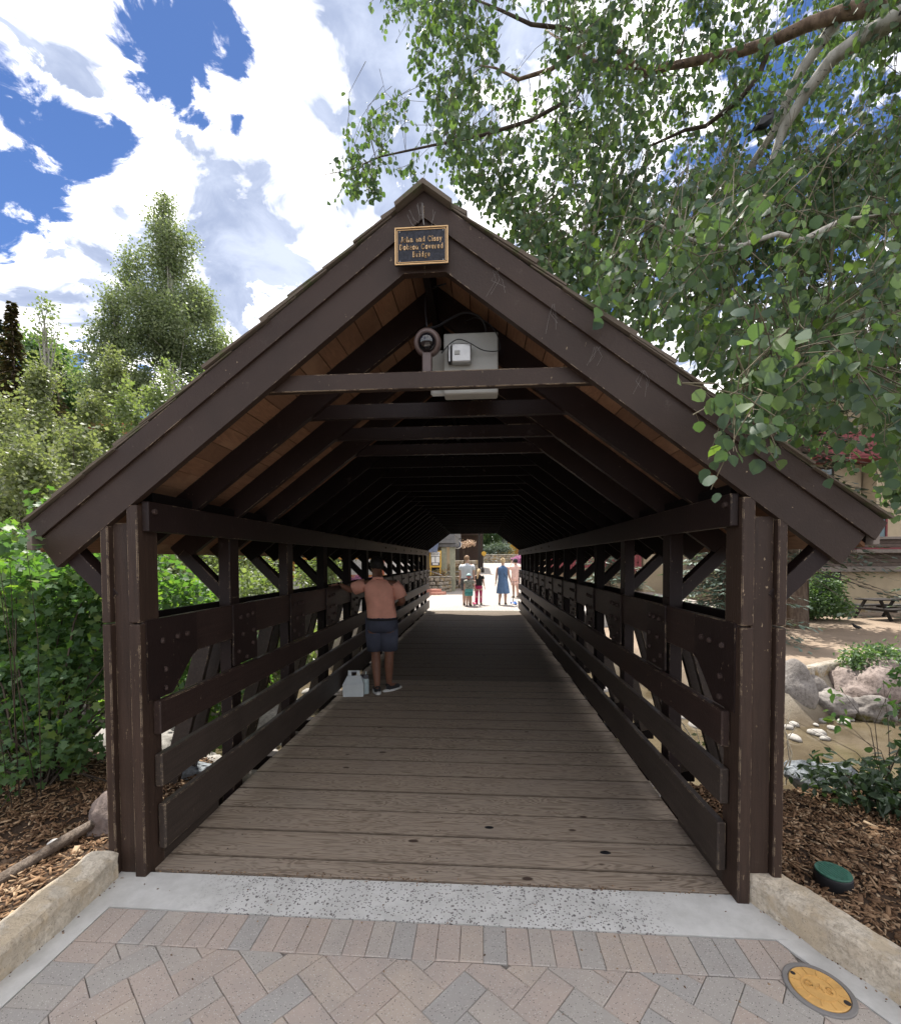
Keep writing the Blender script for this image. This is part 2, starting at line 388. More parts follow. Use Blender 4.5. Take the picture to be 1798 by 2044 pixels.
def paver():
    m, g = newmat('speckled_concrete_paver'); r_ = g.n('ObjectInfo').outputs['Random']; P = wpos(g)
    c = g.ramp(r_, [(0, (0.440, 0.364, 0.311)), (.22, (0.425, 0.379, 0.331)), (.4, (0.387, 0.362, 0.326)), (.55, (0.365, 0.349, 0.324)), (.7, (0.432, 0.354, 0.297)), (.85, (0.454, 0.379, 0.313)), (1, (0.354, 0.340, 0.318))], 'CONSTANT')
    c = g.mix(g.mr(g.noise(P, 5, 5, .65), .35, .7, 0, .5), c, (.32, .29, .265))
    vw = g.n('TexVoronoi', {'Vector': P, 'Scale': 150.0}); s_ = g.mr(vw.outputs['Distance'], .36, .24)
    rc = g.n('SeparateColor', {0: vw.outputs['Color']}).outputs[0]
    c = g.mix(g.m('MULTIPLY', s_, g.mr(rc, .70, .78)), c, (.56, .52, .47))
    c = g.mix(g.m('MULTIPLY', s_, g.mr(rc, .20, .14)), c, (.09, .08, .075))
    n_ = g.noise(P, 380, 3, .8)
    c = g.mix(g.mr(n_, .3, .7, 0, .3), c, (.20, .185, .17))
    fin(g, c, .85, g.m('ADD', n_, s_), .35, .0012, .25); return m
M['paver'] = paver()
def concrete():
    m, g = newmat('exposed_aggregate_concrete'); P = wpos(g)
    sx = g.n('SeparateXYZ', {0: P})
    c = g.mix(g.mr(g.noise(P, 6, 6, .7), .3, .7), (.46, .455, .43), (.58, .575, .55))
    v = g.n('TexVoronoi', {'Vector': P, 'Scale': 95.0}); v2 = g.n('TexVoronoi', {'Vector': P, 'Scale': 45.0})
    zone = g.mr(g.m('ADD', g.m('ABSOLUTE', sx.outputs[0]), g.m('MULTIPLY', g.noise(P, 4), .5)), 1.50, 1.15)
    rc = g.n('SeparateColor', {0: v.outputs['Color']}).outputs
    s_ = g.m('MULTIPLY', g.m('MULTIPLY', g.mr(v.outputs['Distance'], .46, .34), g.mr(rc[0], .52, .60)), zone)
    s2 = g.m('MULTIPLY', g.m('MULTIPLY', g.mr(v2.outputs['Distance'], .36, .28), g.mr(g.n('SeparateColor', {0: v2.outputs['Color']}).outputs[1], .78, .84)), zone)
    s_ = g.m('MAXIMUM', s_, s2)
    c = g.mix(s_, c, g.mix(rc[1], (.11, .105, .105), (.24, .22, .21)))
    fin(g, c, .85, g.m('ADD', g.noise(P, 220, 4, .7), g.m('MULTIPLY', s_, .8)), .5, .002, .25); return m
M['concrete'] = concrete()
def stone(name, a, b, rust=None, sc_=3.0, bump=.6, moss=None, dk=.42):
    m, g = newmat(name); p, r_ = objpos(g)
    n_ = g.noise(p, sc_, 7, .65); v_ = g.noise(p, sc_*9, 6, .7)
    c = g.mix(g.mr(n_, .35, .65), a, b); c = g.mix(g.mr(v_, .42, .66, 0, .75), c, tuple(x*dk for x in a)); c = g.mix(g.mr(g.noise(p, sc_*2.6, 5, .7, 1.2), .56, .66, 0, .6), c, tuple(x*(dk+.08) for x in a))
    c = g.mix(g.m('MULTIPLY', r_, .3), c, tuple(x*.75 for x in b))
    if rust:
        c = g.mix(g.mr(g.noise(p, sc_*1.3, 4, .6), .50, .62, 0, .85), c, rust)
    if moss:
        z_ = g.n('SeparateXYZ', {0: g.n('TexCoord').outputs['Generated']}).outputs[2]
        c = g.mix(g.m('MULTIPLY', g.mr(z_, .38, .2), g.mr(g.noise(p, 4, 5, .7), .4, .55)), c, moss)
    c = g.mix(g.mr(g.noise(p, sc_*30, 2), .66, .72, 0, .6), c, (.06, .055, .05))
    fin(g, c, .85, g.m('ADD', g.m('MULTIPLY', n_, 1.5), v_), bump, .035, .2); return m
M['kerb'] = stone('buff_sandstone', (.52, .44, .33), (.70, .63, .52), (.50, .41, .29), 5, .6, dk=.62)
M['boulder'] = stone('grey_granite', (.17, .152, .138), (.30, .275, .255), None, 1.7, .7, (.10, .09, .03))
M['boulder_pink'] = stone('pinkish_granite', (.20, .155, .135), (.31, .255, .23), None, 1.6, .7)
M['boulder_blue'] = stone('pale_blue_granite', (.20, .225, .25), (.29, .315, .34), None, 1.9, .8, (.11, .09, .035))
M['cobble'] = stone('pale_river_cobble', (.28, .26, .24), (.42, .40, .37), None, 4, .3, dk=.7)
M['wallstone'] = stone('walling_stone', (.30, .26, .21), (.44, .40, .34), (.28, .20, .09), 2.5)
M['capstone'] = stone('cap_stone', (.40, .37, .31), (.50, .47, .41), None, 2.5, dk=.7)
M['log'] = stone('dry_grey_branch', (.17, .13, .10), (.27, .22, .18), None, 9, .8)
def foliage(name, cols, trans=.45, gloss=.25, tmul=(1.5, 1.7, .6), rough=.45):
    m, g = newmat(name); ri = g.n('NewGeometry').outputs['Random Per Island']; ro = g.n('ObjectInfo').outputs['Random']
    r_ = g.m('FRACT', g.m('ADD', ri, g.m('MULTIPLY', ro, 7.3)))
    k = len(cols); c = g.ramp(r_, [(i/(k-1) if k > 1 else 0, c_) for i, c_ in enumerate(cols)])
    tc_ = g.mix(1.0, c, tmul, 'MULTIPLY')
    b = g.n('BsdfPrincipled', {'Base Color': c, 'Roughness': rough, 'Specular IOR Level': gloss})
    t = g.n('BsdfTranslucent', {0: tc_})
    mx = g.n('MixShader', {0: trans, 1: b, 2: t}); g.n('OutputMaterial', {0: mx}); return m
M['aspen'] = foliage('aspen_leaf', [(.056, .088, .056), (.078, .118, .078), (.068, .104, .085), (.112, .155, .062), (.14, .19, .145)], .40, .16, (1.45, 1.75, .5), .55)
M['aspen_far'] = foliage('distant_aspen_leaf', [(.13, .165, .095), (.18, .215, .13), (.26, .285, .18), (.14, .175, .10)], .42, .3, (1.3, 1.45, .7))
M['bush_lit'] = foliage('willow_leaf', [(.13, .16, .075), (.17, .195, .10), (.22, .235, .14), (.12, .15, .08)], .42, .3, (1.4, 1.5, .7))
M['bush_lit2'] = foliage('grey_willow_leaf', [(.13, .17, .085), (.17, .205, .11), (.21, .24, .14)], .4, .4)
M['shrub'] = foliage('currant_leaf', [(.07, .125, .052), (.10, .165, .068), (.09, .15, .09), (.17, .22, .065)], .42, .22, (1.5, 2.0, .5))
M['shrub_dark'] = foliage('glossy_dark_leaf', [(.030, .055, .028), (.040, .070, .035), (.055, .085, .045)], .3, .6)
M['shrub_mid'] = foliage('ninebark_leaf', [(.07, .12, .055), (.09, .15, .07), (.12, .18, .09)], .4, .4)
M['spruce'] = foliage('spruce_needle', [(.030, .045, .030), (.045, .06, .040), (.038, .052, .042)], .12, .25)
M['blue_spruce'] = foliage('blue_spruce_needle', [(.09, .13, .105), (.13, .17, .14), (.18, .22, .18)], .15, .3)
M['dead_spruce'] = foliage('dry_spruce_needle', [(.13, .085, .045), (.17, .115, .065), (.075, .080, .045), (.06, .075, .045)], .2, .2)
M['flower_mix'] = foliage('flower_petal', [(.5, .25, .12), (.55, .45, .15), (.5, .5, .45), (.10, .16, .06), (.45, .12, .12)], .3, .2, (1, 1, 1))
M['flower_pink'] = foliage('pink_petal', [(.5, .18, .35), (.55, .3, .45), (.35, .12, .3)], .3, .2, (1, 1, 1))
M['blossom'] = foliage('peach_blossom', [(.62, .45, .36), (.55, .40, .28), (.30, .22, .12)], .3, .2, (1, 1, 1))
def chips():
    m, g = newmat('bark_chip'); r_ = g.n('NewGeometry').outputs['Random Per Island']
    c = g.ramp(r_, [(0, (.075, .042, .024)), (.3, (.13, .075, .042)), (.6, (.20, .12, .068)), (.85, (.30, .20, .12)), (1, (.40, .30, .20))])
    fin(g, c, .85, g.noise(wpos(g), 120, 3), .3, .002, .15); return m
M['chips'] = chips()
M['mulch'] = simple('mulch_soil', (.062, .040, .027), .95, var=.5, scale=30, bump=.8)
def bark(name, a, b, marks, sc_=(7, 7, 2)):
    m, g = newmat(name); P = wpos(g)
    n_ = g.noise(stretch(g, P, sc_), 2.0, 5, .6)
    c = g.mix(g.mr(n_, .35, .65), a, b)
    k = g.mr(g.noise(stretch(g, P, tuple(3*x for x in sc_[::-1])), 1.4, 4, .7), .60, .66)
    c = g.mix(k, c, marks); fin(g, c, .8, n_, .5, .01, .2); return m
M['bark_white'] = bark('white_aspen_bark', (.25, .24, .20), (.40, .385, .34), (.035, .03, .027))
M['bark_brown'] = bark('peeling_brown_bark', (.10, .068, .048), (.22, .155, .11), (.035, .027, .022), (9, 9, 3))
M['bark_dark'] = bark('dark_twig_bark', (.045, .035, .028), (.085, .066, .05), (.03, .025, .02))
M['twig'] = bark('pale_twig_bark', (.085, .075, .05), (.16, .14, .09), (.05, .04, .03))
M['bark_spruce'] = bark('spruce_bark', (.13, .095, .075), (.21, .165, .13), (.05, .04, .03), (9, 9, 2))
M['drytwig'] = simple('dry_pale_twig', (.50, .44, .34), .8)
M['black'] = simple('black_cable', (.012, .012, .014), .5)
M['box_grey'] = simple('grey_enclosure_plastic', (.33, .33, .305), .5, var=.06, scale=5)
M['steel'] = simple('galvanised_steel', (.40, .40, .39), .4, .7)
M['cam_brown'] = simple('brown_camera_housing', (.085, .058, .052), .4, spec=.5)
m_, g_ = newmat('dome_glass'); fin(g_, (.006, .006, .008), .04, spec=.8); M['dome'] = m_
M['plaque'] = simple('dark_bronze_plate', (.018, .020, .028), .5, .2, var=.5, scale=90, bump=.3)
M['gold'] = simple('brass_lettering', (.70, .47, .24), .5, .25, var=.1)
M['gold_cap'] = simple('orange_painted_iron', (.58, .34, .11), .5, var=.12, scale=20, bump=.2)
M['iron'] = simple('dark_iron', (.03, .026, .024), .6)
M['ring'] = simple('worn_iron_ring', (.20, .19, .18), .7)
M['green_lid'] = simple('green_plastic_lid', (.018, .10, .062), .45, var=.2, scale=40, bump=.4, spec=.5)
M['black_plastic'] = simple('black_plastic', (.014, .014, .016), .5)
M['bolt'] = simple('painted_bolt_head', (.040, .026, .022), .6, spec=.25)
M['skin'] = simple('skin', (.40, .22, .15), .5, var=.05); M['skin_tan'] = simple('tanned_skin', (.17, .080, .050), .5, var=.08, scale=12); M['skin_pale'] = simple('fair_skin', (.55, .36, .28), .5, var=.04)
M['salmon'] = simple('salmon_cotton', (.72, .35, .26), .95, var=.10, scale=5, bump=.3)
M['navy'] = simple('slate_cotton', (.055, .060, .085), .85, var=.15, scale=6, bump=.3)
M['white_cloth'] = simple('pale_cotton', (.62, .66, .70), .85, var=.06, bump=.3); M['charcoal'] = simple('charcoal_cotton', (.10, .10, .11), .85)
M['denim'] = simple('blue_dress_cotton', (.105, .185, .33), .85, var=.12, scale=9, bump=.3)
M['black_cloth'] = simple('black_cotton', (.02, .02, .022), .8); M['pink_cloth'] = simple('raspberry_leggings', (.42, .04, .13), .7)
M['teal'] = simple('teal_cotton', (.10, .36, .36), .8); M['print'] = simple('printed_grey_cotton', (.28, .29, .25), .8, var=.6, scale=18)
M['pale_pink'] = simple('pale_pink_cotton', (.66, .44, .38), .8); M['red'] = simple('red_plastic', (.45, .03, .04), .4); M['mint'] = simple('mint_plastic', (.40, .62, .62), .4)
M['hair_dark'] = simple('dark_hair', (.012, .010, .009), .6, var=.4, scale=60); M['hair_brown'] = simple('sandy_hair', (.30, .19, .11), .6, var=.3, scale=60)
M['hair_blond'] = simple('blond_hair', (.62, .47, .27), .6, var=.2, scale=60)
M['shoe'] = simple('dark_shoe', (.02, .02, .022), .6); M['sole'] = simple('white_sole', (.6, .6, .58), .6); M['tan'] = simple('grey_shoe', (.20, .17, .14), .7)
M['card'] = simple('white_card', (.56, .60, .60), .7, var=.04); M['flask'] = simple('pale_flask_enamel', (.42, .50, .50), .35); M['blue'] = simple('blue_plastic', (.02, .16, .55), .4)
M['pinkplast'] = simple('pink_plastic', (.6, .08, .20), .4)
M['stucco'] = simple('beige_stucco', (.42, .34, .23), .9, var=.08, scale=2, bump=.2); M['stucco_y'] = simple('ochre_stucco', (.66, .40, .09), .9, var=.08, scale=2)
M['siding'] = simple('brown_board_siding', (.13, .098, .082), .8, var=.15, scale=6); M['trim'] = simple('dark_brown_trim', (.055, .036, .030), .7)
M['trim_light'] = simple('taupe_fascia', (.22, .185, .16), .7)
M['redpaint'] = simple('crimson_balcony_paint', (.20, .045, .050), .6); M['roofdark'] = simple('dark_slate_roof', (.035, .035, .038), .8)
m_, g_ = newmat('window_glass'); fin(g_, (.10, .14, .14), .08, spec=.7); M['glass'] = m_
M['olive'] = simple('olive_painted_column', (.30, .30, .22), .7); M['grey_siding'] = simple('grey_siding', (.15, .15, .15), .8); M['awning'] = simple('blue_grey_canvas', (.12, .14, .19), .8)
M['yellow_frame'] = simple('yellow_painted_frame', (.58, .36, .06), .6); M['paper'] = simple('menu_paper', (.75, .75, .72), .8, var=.02)
M['orange_wood'] = simple('orange_cedar', (.46, .22, .06), .7); M['white_wall'] = simple('white_stucco', (.62, .60, .57), .9); M['terracotta'] = simple('terracotta', (.40, .13, .07), .8)
M['redstep'] = simple('red_sandstone_step', (.46, .23, .18), .8); M['bird'] = simple('glossy_black_plumage', (.008, .009, .012), .55, spec=.3); M['table'] = simple('dark_table_timber', (.035, .03, .028), .8)
M['white_stone'] = simple('white_egg_stone', (.55, .53, .49), .6)
def water():
    m, g = newmat('muddy_creek_water'); P = wpos(g)
    c = g.mix(g.mr(g.noise(P, 1.1, 4, .6), .35, .65), (.070, .054, .032), (.115, .092, .058))
    fin(g, c, .10, g.noise(stretch(g, P, (1, 2.2, 1)), 3.5, 4, .6), .12, .03, .5); return m
M['water'] = water()
def groundm():
    m, g = newmat('ground_cover'); P = wpos(g)
    a = g.n('Attribute', attribute_name='zone').outputs['Color']
    n_ = g.noise(P, 1.3, 7, .65); n2_ = g.noise(P, 22, 5, .7)
    c = g.mix(g.mr(n_, .3, .7, 0, .5), a, g.mix(1.0, a, (.62, .60, .56), 'MULTIPLY')); c = g.mix(g.mr(n2_, .4, .7, 0, .45), c, g.mix(1.0, c, (.6, .58, .55), 'MULTIPLY'))
    fin(g, c, .95, g.m('ADD', n_, n2_), .6, .02, .15); return m
M['ground'] = groundm()
def farpave():
    m, g = newmat('pale_plaza_paving'); P = wpos(g)
    b = g.n('TexBrick', {'Vector': P, 'Scale': 1.0, 'Mortar Size': .012, 'Brick Width': .24, 'Row Height': .12, 'Color1': (.46, .41, .37, 1), 'Color2': (.38, .34, .31, 1), 'Mortar': (.22, .20, .18, 1)})
    c = g.mix(g.mr(g.noise(P, .8, 5), .3, .7, 0, .4), b.outputs[0], (.36, .33, .30)); fin(g, c, .85, b.outputs[1], -.3, .005, .2); return m
M['farpave'] = farpave()
# ------------------------------------------------------------------ terrain
def sm(x, a, b):
    t = np.clip((x-a)/(b-a), 0, 1); return t*t*(3-2*t)
def pn(x, y, s, seed=0):                # cheap smooth noise from sines
    return (np.sin(x*s+seed)*np.cos(y*s*1.13+seed*2)+.6*np.sin(x*s*2.1+y*s*1.7+seed*3)+.4*np.sin(y*s*3.7-x*s*2.9+seed))/2
def kerb_x(y): return 1.58+(2.35-y)*.497
def H(x, y):
    x = np.asarray(x, float); y = np.asarray(y, float)
    ye = 3.38+.12*pn(x, y*0, 1.3, 1)+np.where(x < -2, .25, 0)
    yb = 13.8-4.4*sm(x, 2.2, 6.2)+np.where(x > 6, (x-6)*.62, 0)-2.0*sm(-x, 2.2, 7)
    right = -.5+0*x; ctr = 0*x
    lf = ctr*(1-sm(x, 2, 4))+right*sm(x, 2, 4)
    lf = lf+.072*np.clip(y-26, 0, 22)*(1-sm(np.abs(x-1), 9, 16))
    hill = sm(-x, 4.5, 22)*9.0*sm(y, 3.5, 13)+sm(-x, 20, 60)*14
    lf = lf+hill*(1-.92*sm(x, -13, -5)*sm(y, 11, 14)*(1-sm(y, 30, 60)))
    near = .015+.02*pn(x, y, 5, 2)+.02*pn(x, y, 11, 5)+.04*sm(-x, 2, 4)
    c = sm(y, ye, ye+1.5)*(1-sm(y, yb-1.3, yb))
    lev = near*(1-sm(y, ye, yb))+lf*sm(y, ye, yb)
    lev = np.where(y < ye, near, lev)
    z = lev*(1-c)+(-1.5+.05*pn(x, y, 3))*c
    pav = (y < 2.45) & (x > -1.72) & (x < np.maximum(kerb_x(y)+.05, 1.7))
    z = np.where(pav, -.16, z); z = np.where((np.abs(x) < 1.72) & (y > 2.3) & (y < 15), np.minimum(z, -.40-.9*sm(y, 2.7, 4)), z)
    z = np.where((y > 14.6) & (np.abs(x-1) < 8), np.minimum(z, z)-.0, z)
    return z
xs = np.unique(np.round(np.concatenate([np.arange(-90, -14, 3.0), np.arange(-14, -4, .6), np.arange(-4, 4.4, .1), np.arange(4.5, 14, .3), np.arange(14, 30, 1.), np.arange(30, 121, 6.)]), 3))
ys = np.unique(np.round(np.concatenate([np.arange(-40, -2, 4.), np.arange(-2, 1, .4), np.arange(1, 4.6, .1), np.arange(4.6, 16, .25), np.arange(16, 34, 1.), np.arange(34, 400, 12.)]), 3))
X, Y = np.meshgrid(xs, ys); Z = H(X, Y)
V = np.stack([X.ravel(), Y.ravel(), Z.ravel()], 1); nx_ = len(xs)
i, j = np.meshgrid(np.arange(nx_-1), np.arange(len(ys)-1)); a_ = (j*nx_+i).ravel()
gr = weld_np('ground', V, np.stack([a_, a_+1, a_+nx_+1, a_+nx_], 1), M['ground'], smooth=True, kind='structure')
def lerp(a, b, t): return a*(1-t[:, None])+np.array(b)*t[:, None]
x_, y_, z_ = V[:, 0], V[:, 1], V[:, 2]; n_ = .5*pn(x_, y_, 1.1, 4)
col = np.tile(np.array((.055, .037, .026)), (len(V), 1))
col = lerp(col, (.28, .245, .195), sm(y_+n_*.3, 3.45, 3.9))                                    # gravel banks
col = lerp(col, (.12, .095, .065), sm(-z_, .95, 1.25)*sm(y_, 3.6, 4))
col = lerp(col, (.29, .225, .17), sm(x_, 3, 4)*sm(y_-.62*np.clip(x_-6, 0, 99), 9.0, 9.5)*sm(z_, -.8, -.55))   # plaza dirt on the right
col = lerp(col, (.09, .11, .045), sm(-x_+n_*2, 4.5, 7)*sm(y_, 4, 6)*sm(z_, -.2, .4))
col = lerp(col, (.08, .10, .045), sm(y_+0*x_, 40, 60))
at_ = gr.data.color_attributes.new('zone', 'FLOAT_COLOR', 'POINT')
at_.data.foreach_set('color', np.concatenate([col, np.ones((len(V), 1))], 1).astype(np.float32).ravel())
wv = [(-25, 3.2), (30, 3.2), (30, 22), (8, 14.2), (-25, 14.2)]
MB().add([(x, y, -1.3) for x, y in wv], [(0, 1, 2, 3, 4)]).build('creek_water', M['water'], kind='structure')
# far plaza sheet, follows the ground
fx = np.arange(-7, 9.1, .5); fy = np.arange(15.36, 47, .5); FX, FY = np.meshgrid(fx, fy); FZ = np.maximum(H(FX*0+.5, FY), 0)+.012
Vf = np.stack([FX.ravel(), FY.ravel(), FZ.ravel()], 1); i, j = np.meshgrid(np.arange(len(fx)-1), np.arange(len(fy)-1)); a_ = (j*len(fx)+i).ravel()
weld_np('plaza_paving', Vf, np.stack([a_, a_+1, a_+len(fx)+1, a_+len(fx)], 1), M['farpave'], kind='structure')
MB().box(-7, 9, 15.30, 15.355, -1.6, .01, 0).build('plaza_edge', M['concrete'], kind='structure')
for k in range(5):
    MB().box(1.05+k*.17, 1.09+k*.17, 17.6, 27, .014, .020, 0).build('paving_band', M['capstone'], kind='structure')
# ------------------------------------------------------------------ near pavement
def clip(poly, pts):                     # clip to convex region given counter-clockwise
    out = list(poly)
    for a, b in zip(pts, pts[1:]+pts[:1]):
        inp, out = out, []
        f = lambda p: (b[0]-a[0])*(p[1]-a[1])-(b[1]-a[1])*(p[0]-a[0])
        for p, q in zip(inp, inp[1:]+inp[:1]):
            fp, fq = f(p), f(q)
            if fp >= 0: out.append(p)
            if fp*fq < 0:
                t = fp/(fp-fq); out.append((p[0]+(q[0]-p[0])*t, p[1]+(q[1]-p[1])*t))
        if not out: return []
    return out
def area(p): return .5*abs(sum(a[0]*b[1]-b[0]*a[1] for a, b in zip(p, p[1:]+p[:1])))
MB().slab([(-1.60, -4.2), (4.8, -4.2), (1.66, 2.12), (-1.60, 2.12)], -.10, -.012).build('pavement', M['mulch'], kind='structure')
pav_root = bpy.data.objects['pavement']; pav_root.data.materials[0] = simple('joint_sand', (.15, .135, .12), .95, var=.3, scale=60)
def add_paver(poly):
    n = len(poly)
    if area(poly) < .0009: return
    cx = sum(p[0] for p in poly)/n; cy = sum(p[1] for p in poly)/n
    q = []
    for x, y in poly:
        d = math.hypot(x-cx, y-cy) or 1; q.append((x-cx-(x-cx)/d*.0018, y-cy-(y-cy)/d*.0018))
    MB().slab(q, -.055, 0, .0028).build('paver', M['paver'], pav_root, recalc=True).location = (cx, cy, -.0015+random.uniform(-.0012, .0012))
def redge(y): return 1.572+(2.11-y)*.515
W_, L_ = .102, .204
x = -1.555
while x < 1.58:                          # soldier course beside the concrete
    add_paver(clip([(x, 1.89), (x+W_, 1.89), (x+W_, 2.088), (x, 2.088)], [(-1.555, 1), (redge(1)+0, 1), (redge(2.09), 2.09), (-1.555, 2.09)])); x += W_
y = 1.888
while y > -.2:
    add_paver([(-1.555, y-W_), (-1.353, y-W_), (-1.353, y), (-1.555, y)])
    r0, r1 = redge(y-W_), redge(y); add_paver([(r0-.215, y-W_), (r0, y-W_), (r1, y), (r1-.215, y)]); y -= W_
reg = [(-1.351, -.2), (redge(-.2)-.217, -.2), (redge(1.888)-.217, 1.888), (-1.351, 1.888)]
hw, hl = .122, .244; ca, sa = math.cos(R(50)), math.sin(R(50))
for a in range(-34, 34):
    for b in range(-22, 22):
        ox = a*hw-b*hw*0; oy = 0
        for kind in (0, 1):              # herringbone: unit shifted diagonally
            if kind == 0: x0, y0, dx, dy = (a+b*2)*hw, (a-b*2)*hw, hl, hw
            else: x0, y0, dx, dy = (a+b*2)*hw+0, (a-b*2)*hw+hw, hw, hl
            if abs(x0) > 3.2 or abs(y0) > 3.2: continue
            P_ = [(x0, y0), (x0+dx, y0), (x0+dx, y0+dy), (x0, y0+dy)]
            P_ = [(px*ca-py*sa+.2, px*sa+py*ca+.9) for px, py in P_]
            P_ = clip(P_, reg)
            if len(P_) >= 3: add_paver(P_)
cs = MB(); cs.slab([(-1.69, 2.092), (1.742, 2.0920), (1.712, 2.30), (1.70, 2.362), (-1.70, 2.342)], -.15, 0)
cs.build('concrete_strip', M['concrete'], kind='structure')
MB().slab([(-1.69, -4), (-1.558, -4), (-1.558, 2.0915), (-1.69, 2.0915)], -.15, -.001).build('concrete_edging', M['concrete'], kind='structure')
MB().slab([(redge(-4)+.003, -4), (kerb_x(-4)+.02, -4), (kerb_x(2.0915)+.02, 2.0915), (redge(2.0915)+.003, 2.0915)], -.15, -.001).build('concrete_edging', M['concrete'], kind='structure')
MB().box(-1.80, 1.80, 2.346, 2.75, -.6, -.17, .01).build('bridge_abutment', M['concrete'], kind='structure')
def kerb(p0, p1, w, h, seed, label, top=0.0):
    p0 = Vector((*p0, 0)); p1 = Vector((*p1, 0)); L = (p1-p0).length; mb = rough_box(L, w, h+.12, int(L/.020), 9, 12, .016, seed, 6, .009)
    o = mb.build('kerb_stone', M['kerb']); c = (p0+p1)/2; o.location = (c.x, c.y, (h-.12)/2)
    o.rotation_euler = (0, 0, math.atan2(p1.y-p0.y, p1.x-p0.x)); tag(o, label, 'kerb stone', 'rough sandstone kerb blocks'); return o
kerb((-1.752, 2.31), (-1.752, 1.02), .17, .135, 3, 'buff sandstone kerb block beside the left bridge post')
kerb((-1.752, .99), (-1.752, -.4), .17, .135, 8, 'buff sandstone kerb block at the left edge, nearer the viewer')
dk = Vector((kerb_x(1.35)-kerb_x(2.35), -1.0, 0)).normalized(); nk = Vector((-dk.y, dk.x, 0))
a0 = Vector((kerb_x(2.37), 2.37, 0))+nk*.085; 
kerb((a0.x, a0.y), (a0.x+dk.x*.95, a0.y+dk.y*.95), .17, .135, 5, 'tan sandstone kerb block slanting away from the right bridge post')
kerb((a0.x+dk.x*.97, a0.y+dk.y*.97), (a0.x+dk.x*2.2, a0.y+dk.y*2.2), .17, .135, 11, 'tan sandstone kerb block at the right edge, nearer the viewer')
# mulch chips
def chip_field(name, n, fx_, label_kind='stuff'):
    pts = []
    while len(pts) < n:
        p = fx_(); 
        if p is not None: pts.append(p)
    P = np.array(pts); zg = H(P[:, 0], P[:, 1]); P = np.column_stack([P, zg+rng.uniform(.0, .018, n)])
    box = np.array([(sx*.5, sy*.5, sz*.5) for sx in (-1, 1) for sy in (-1, 1) for sz in (-1, 1)], float)
    box[:, 0] *= 1-.3*(box[:, 1] > 0)
    Fq = np.array([(1, 3, 7, 5), (0, 1, 5, 4), (2, 6, 7, 3), (0, 2, 3, 1), (4, 5, 7, 6)])
    L = rng.gamma(4, .0072, n).clip(.010, .07); Wd = L*rng.uniform(.16, .42, n); Td = rng.uniform(.002, .006, n)
    tip = rnd(n)*np.array([1, 1, .30]); nr = np.array([0, 0, 1.])+rnd(n)*.35
    Fm = frames(tip, nr); loc = box[None]*np.stack([Wd, L, Td], 1)[:, None, :]
    Vv = P[:, None, :]+np.einsum('nij,nkj->nki', Fm, loc); F_ = Fq[None]+(np.arange(n)*8)[:, None, None]
    return weld_np(name, Vv.reshape(-1, 3), F_.reshape(-1, 4), M['chips'], kind=label_kind)
def fr():
    y = random.uniform(.9, 3.55); x = random.uniform(1.6, 4.3)
    return (x, y) if x > kerb_x(y)+.2 and (x > 1.74) else None
def fl():
    y = random.uniform(.9, 3.75); x = random.uniform(-4.3, -1.84); return (x, y)
chip_field('mulch_chips', 24000, fr); chip_field('mulch_chips', 20000, fl)
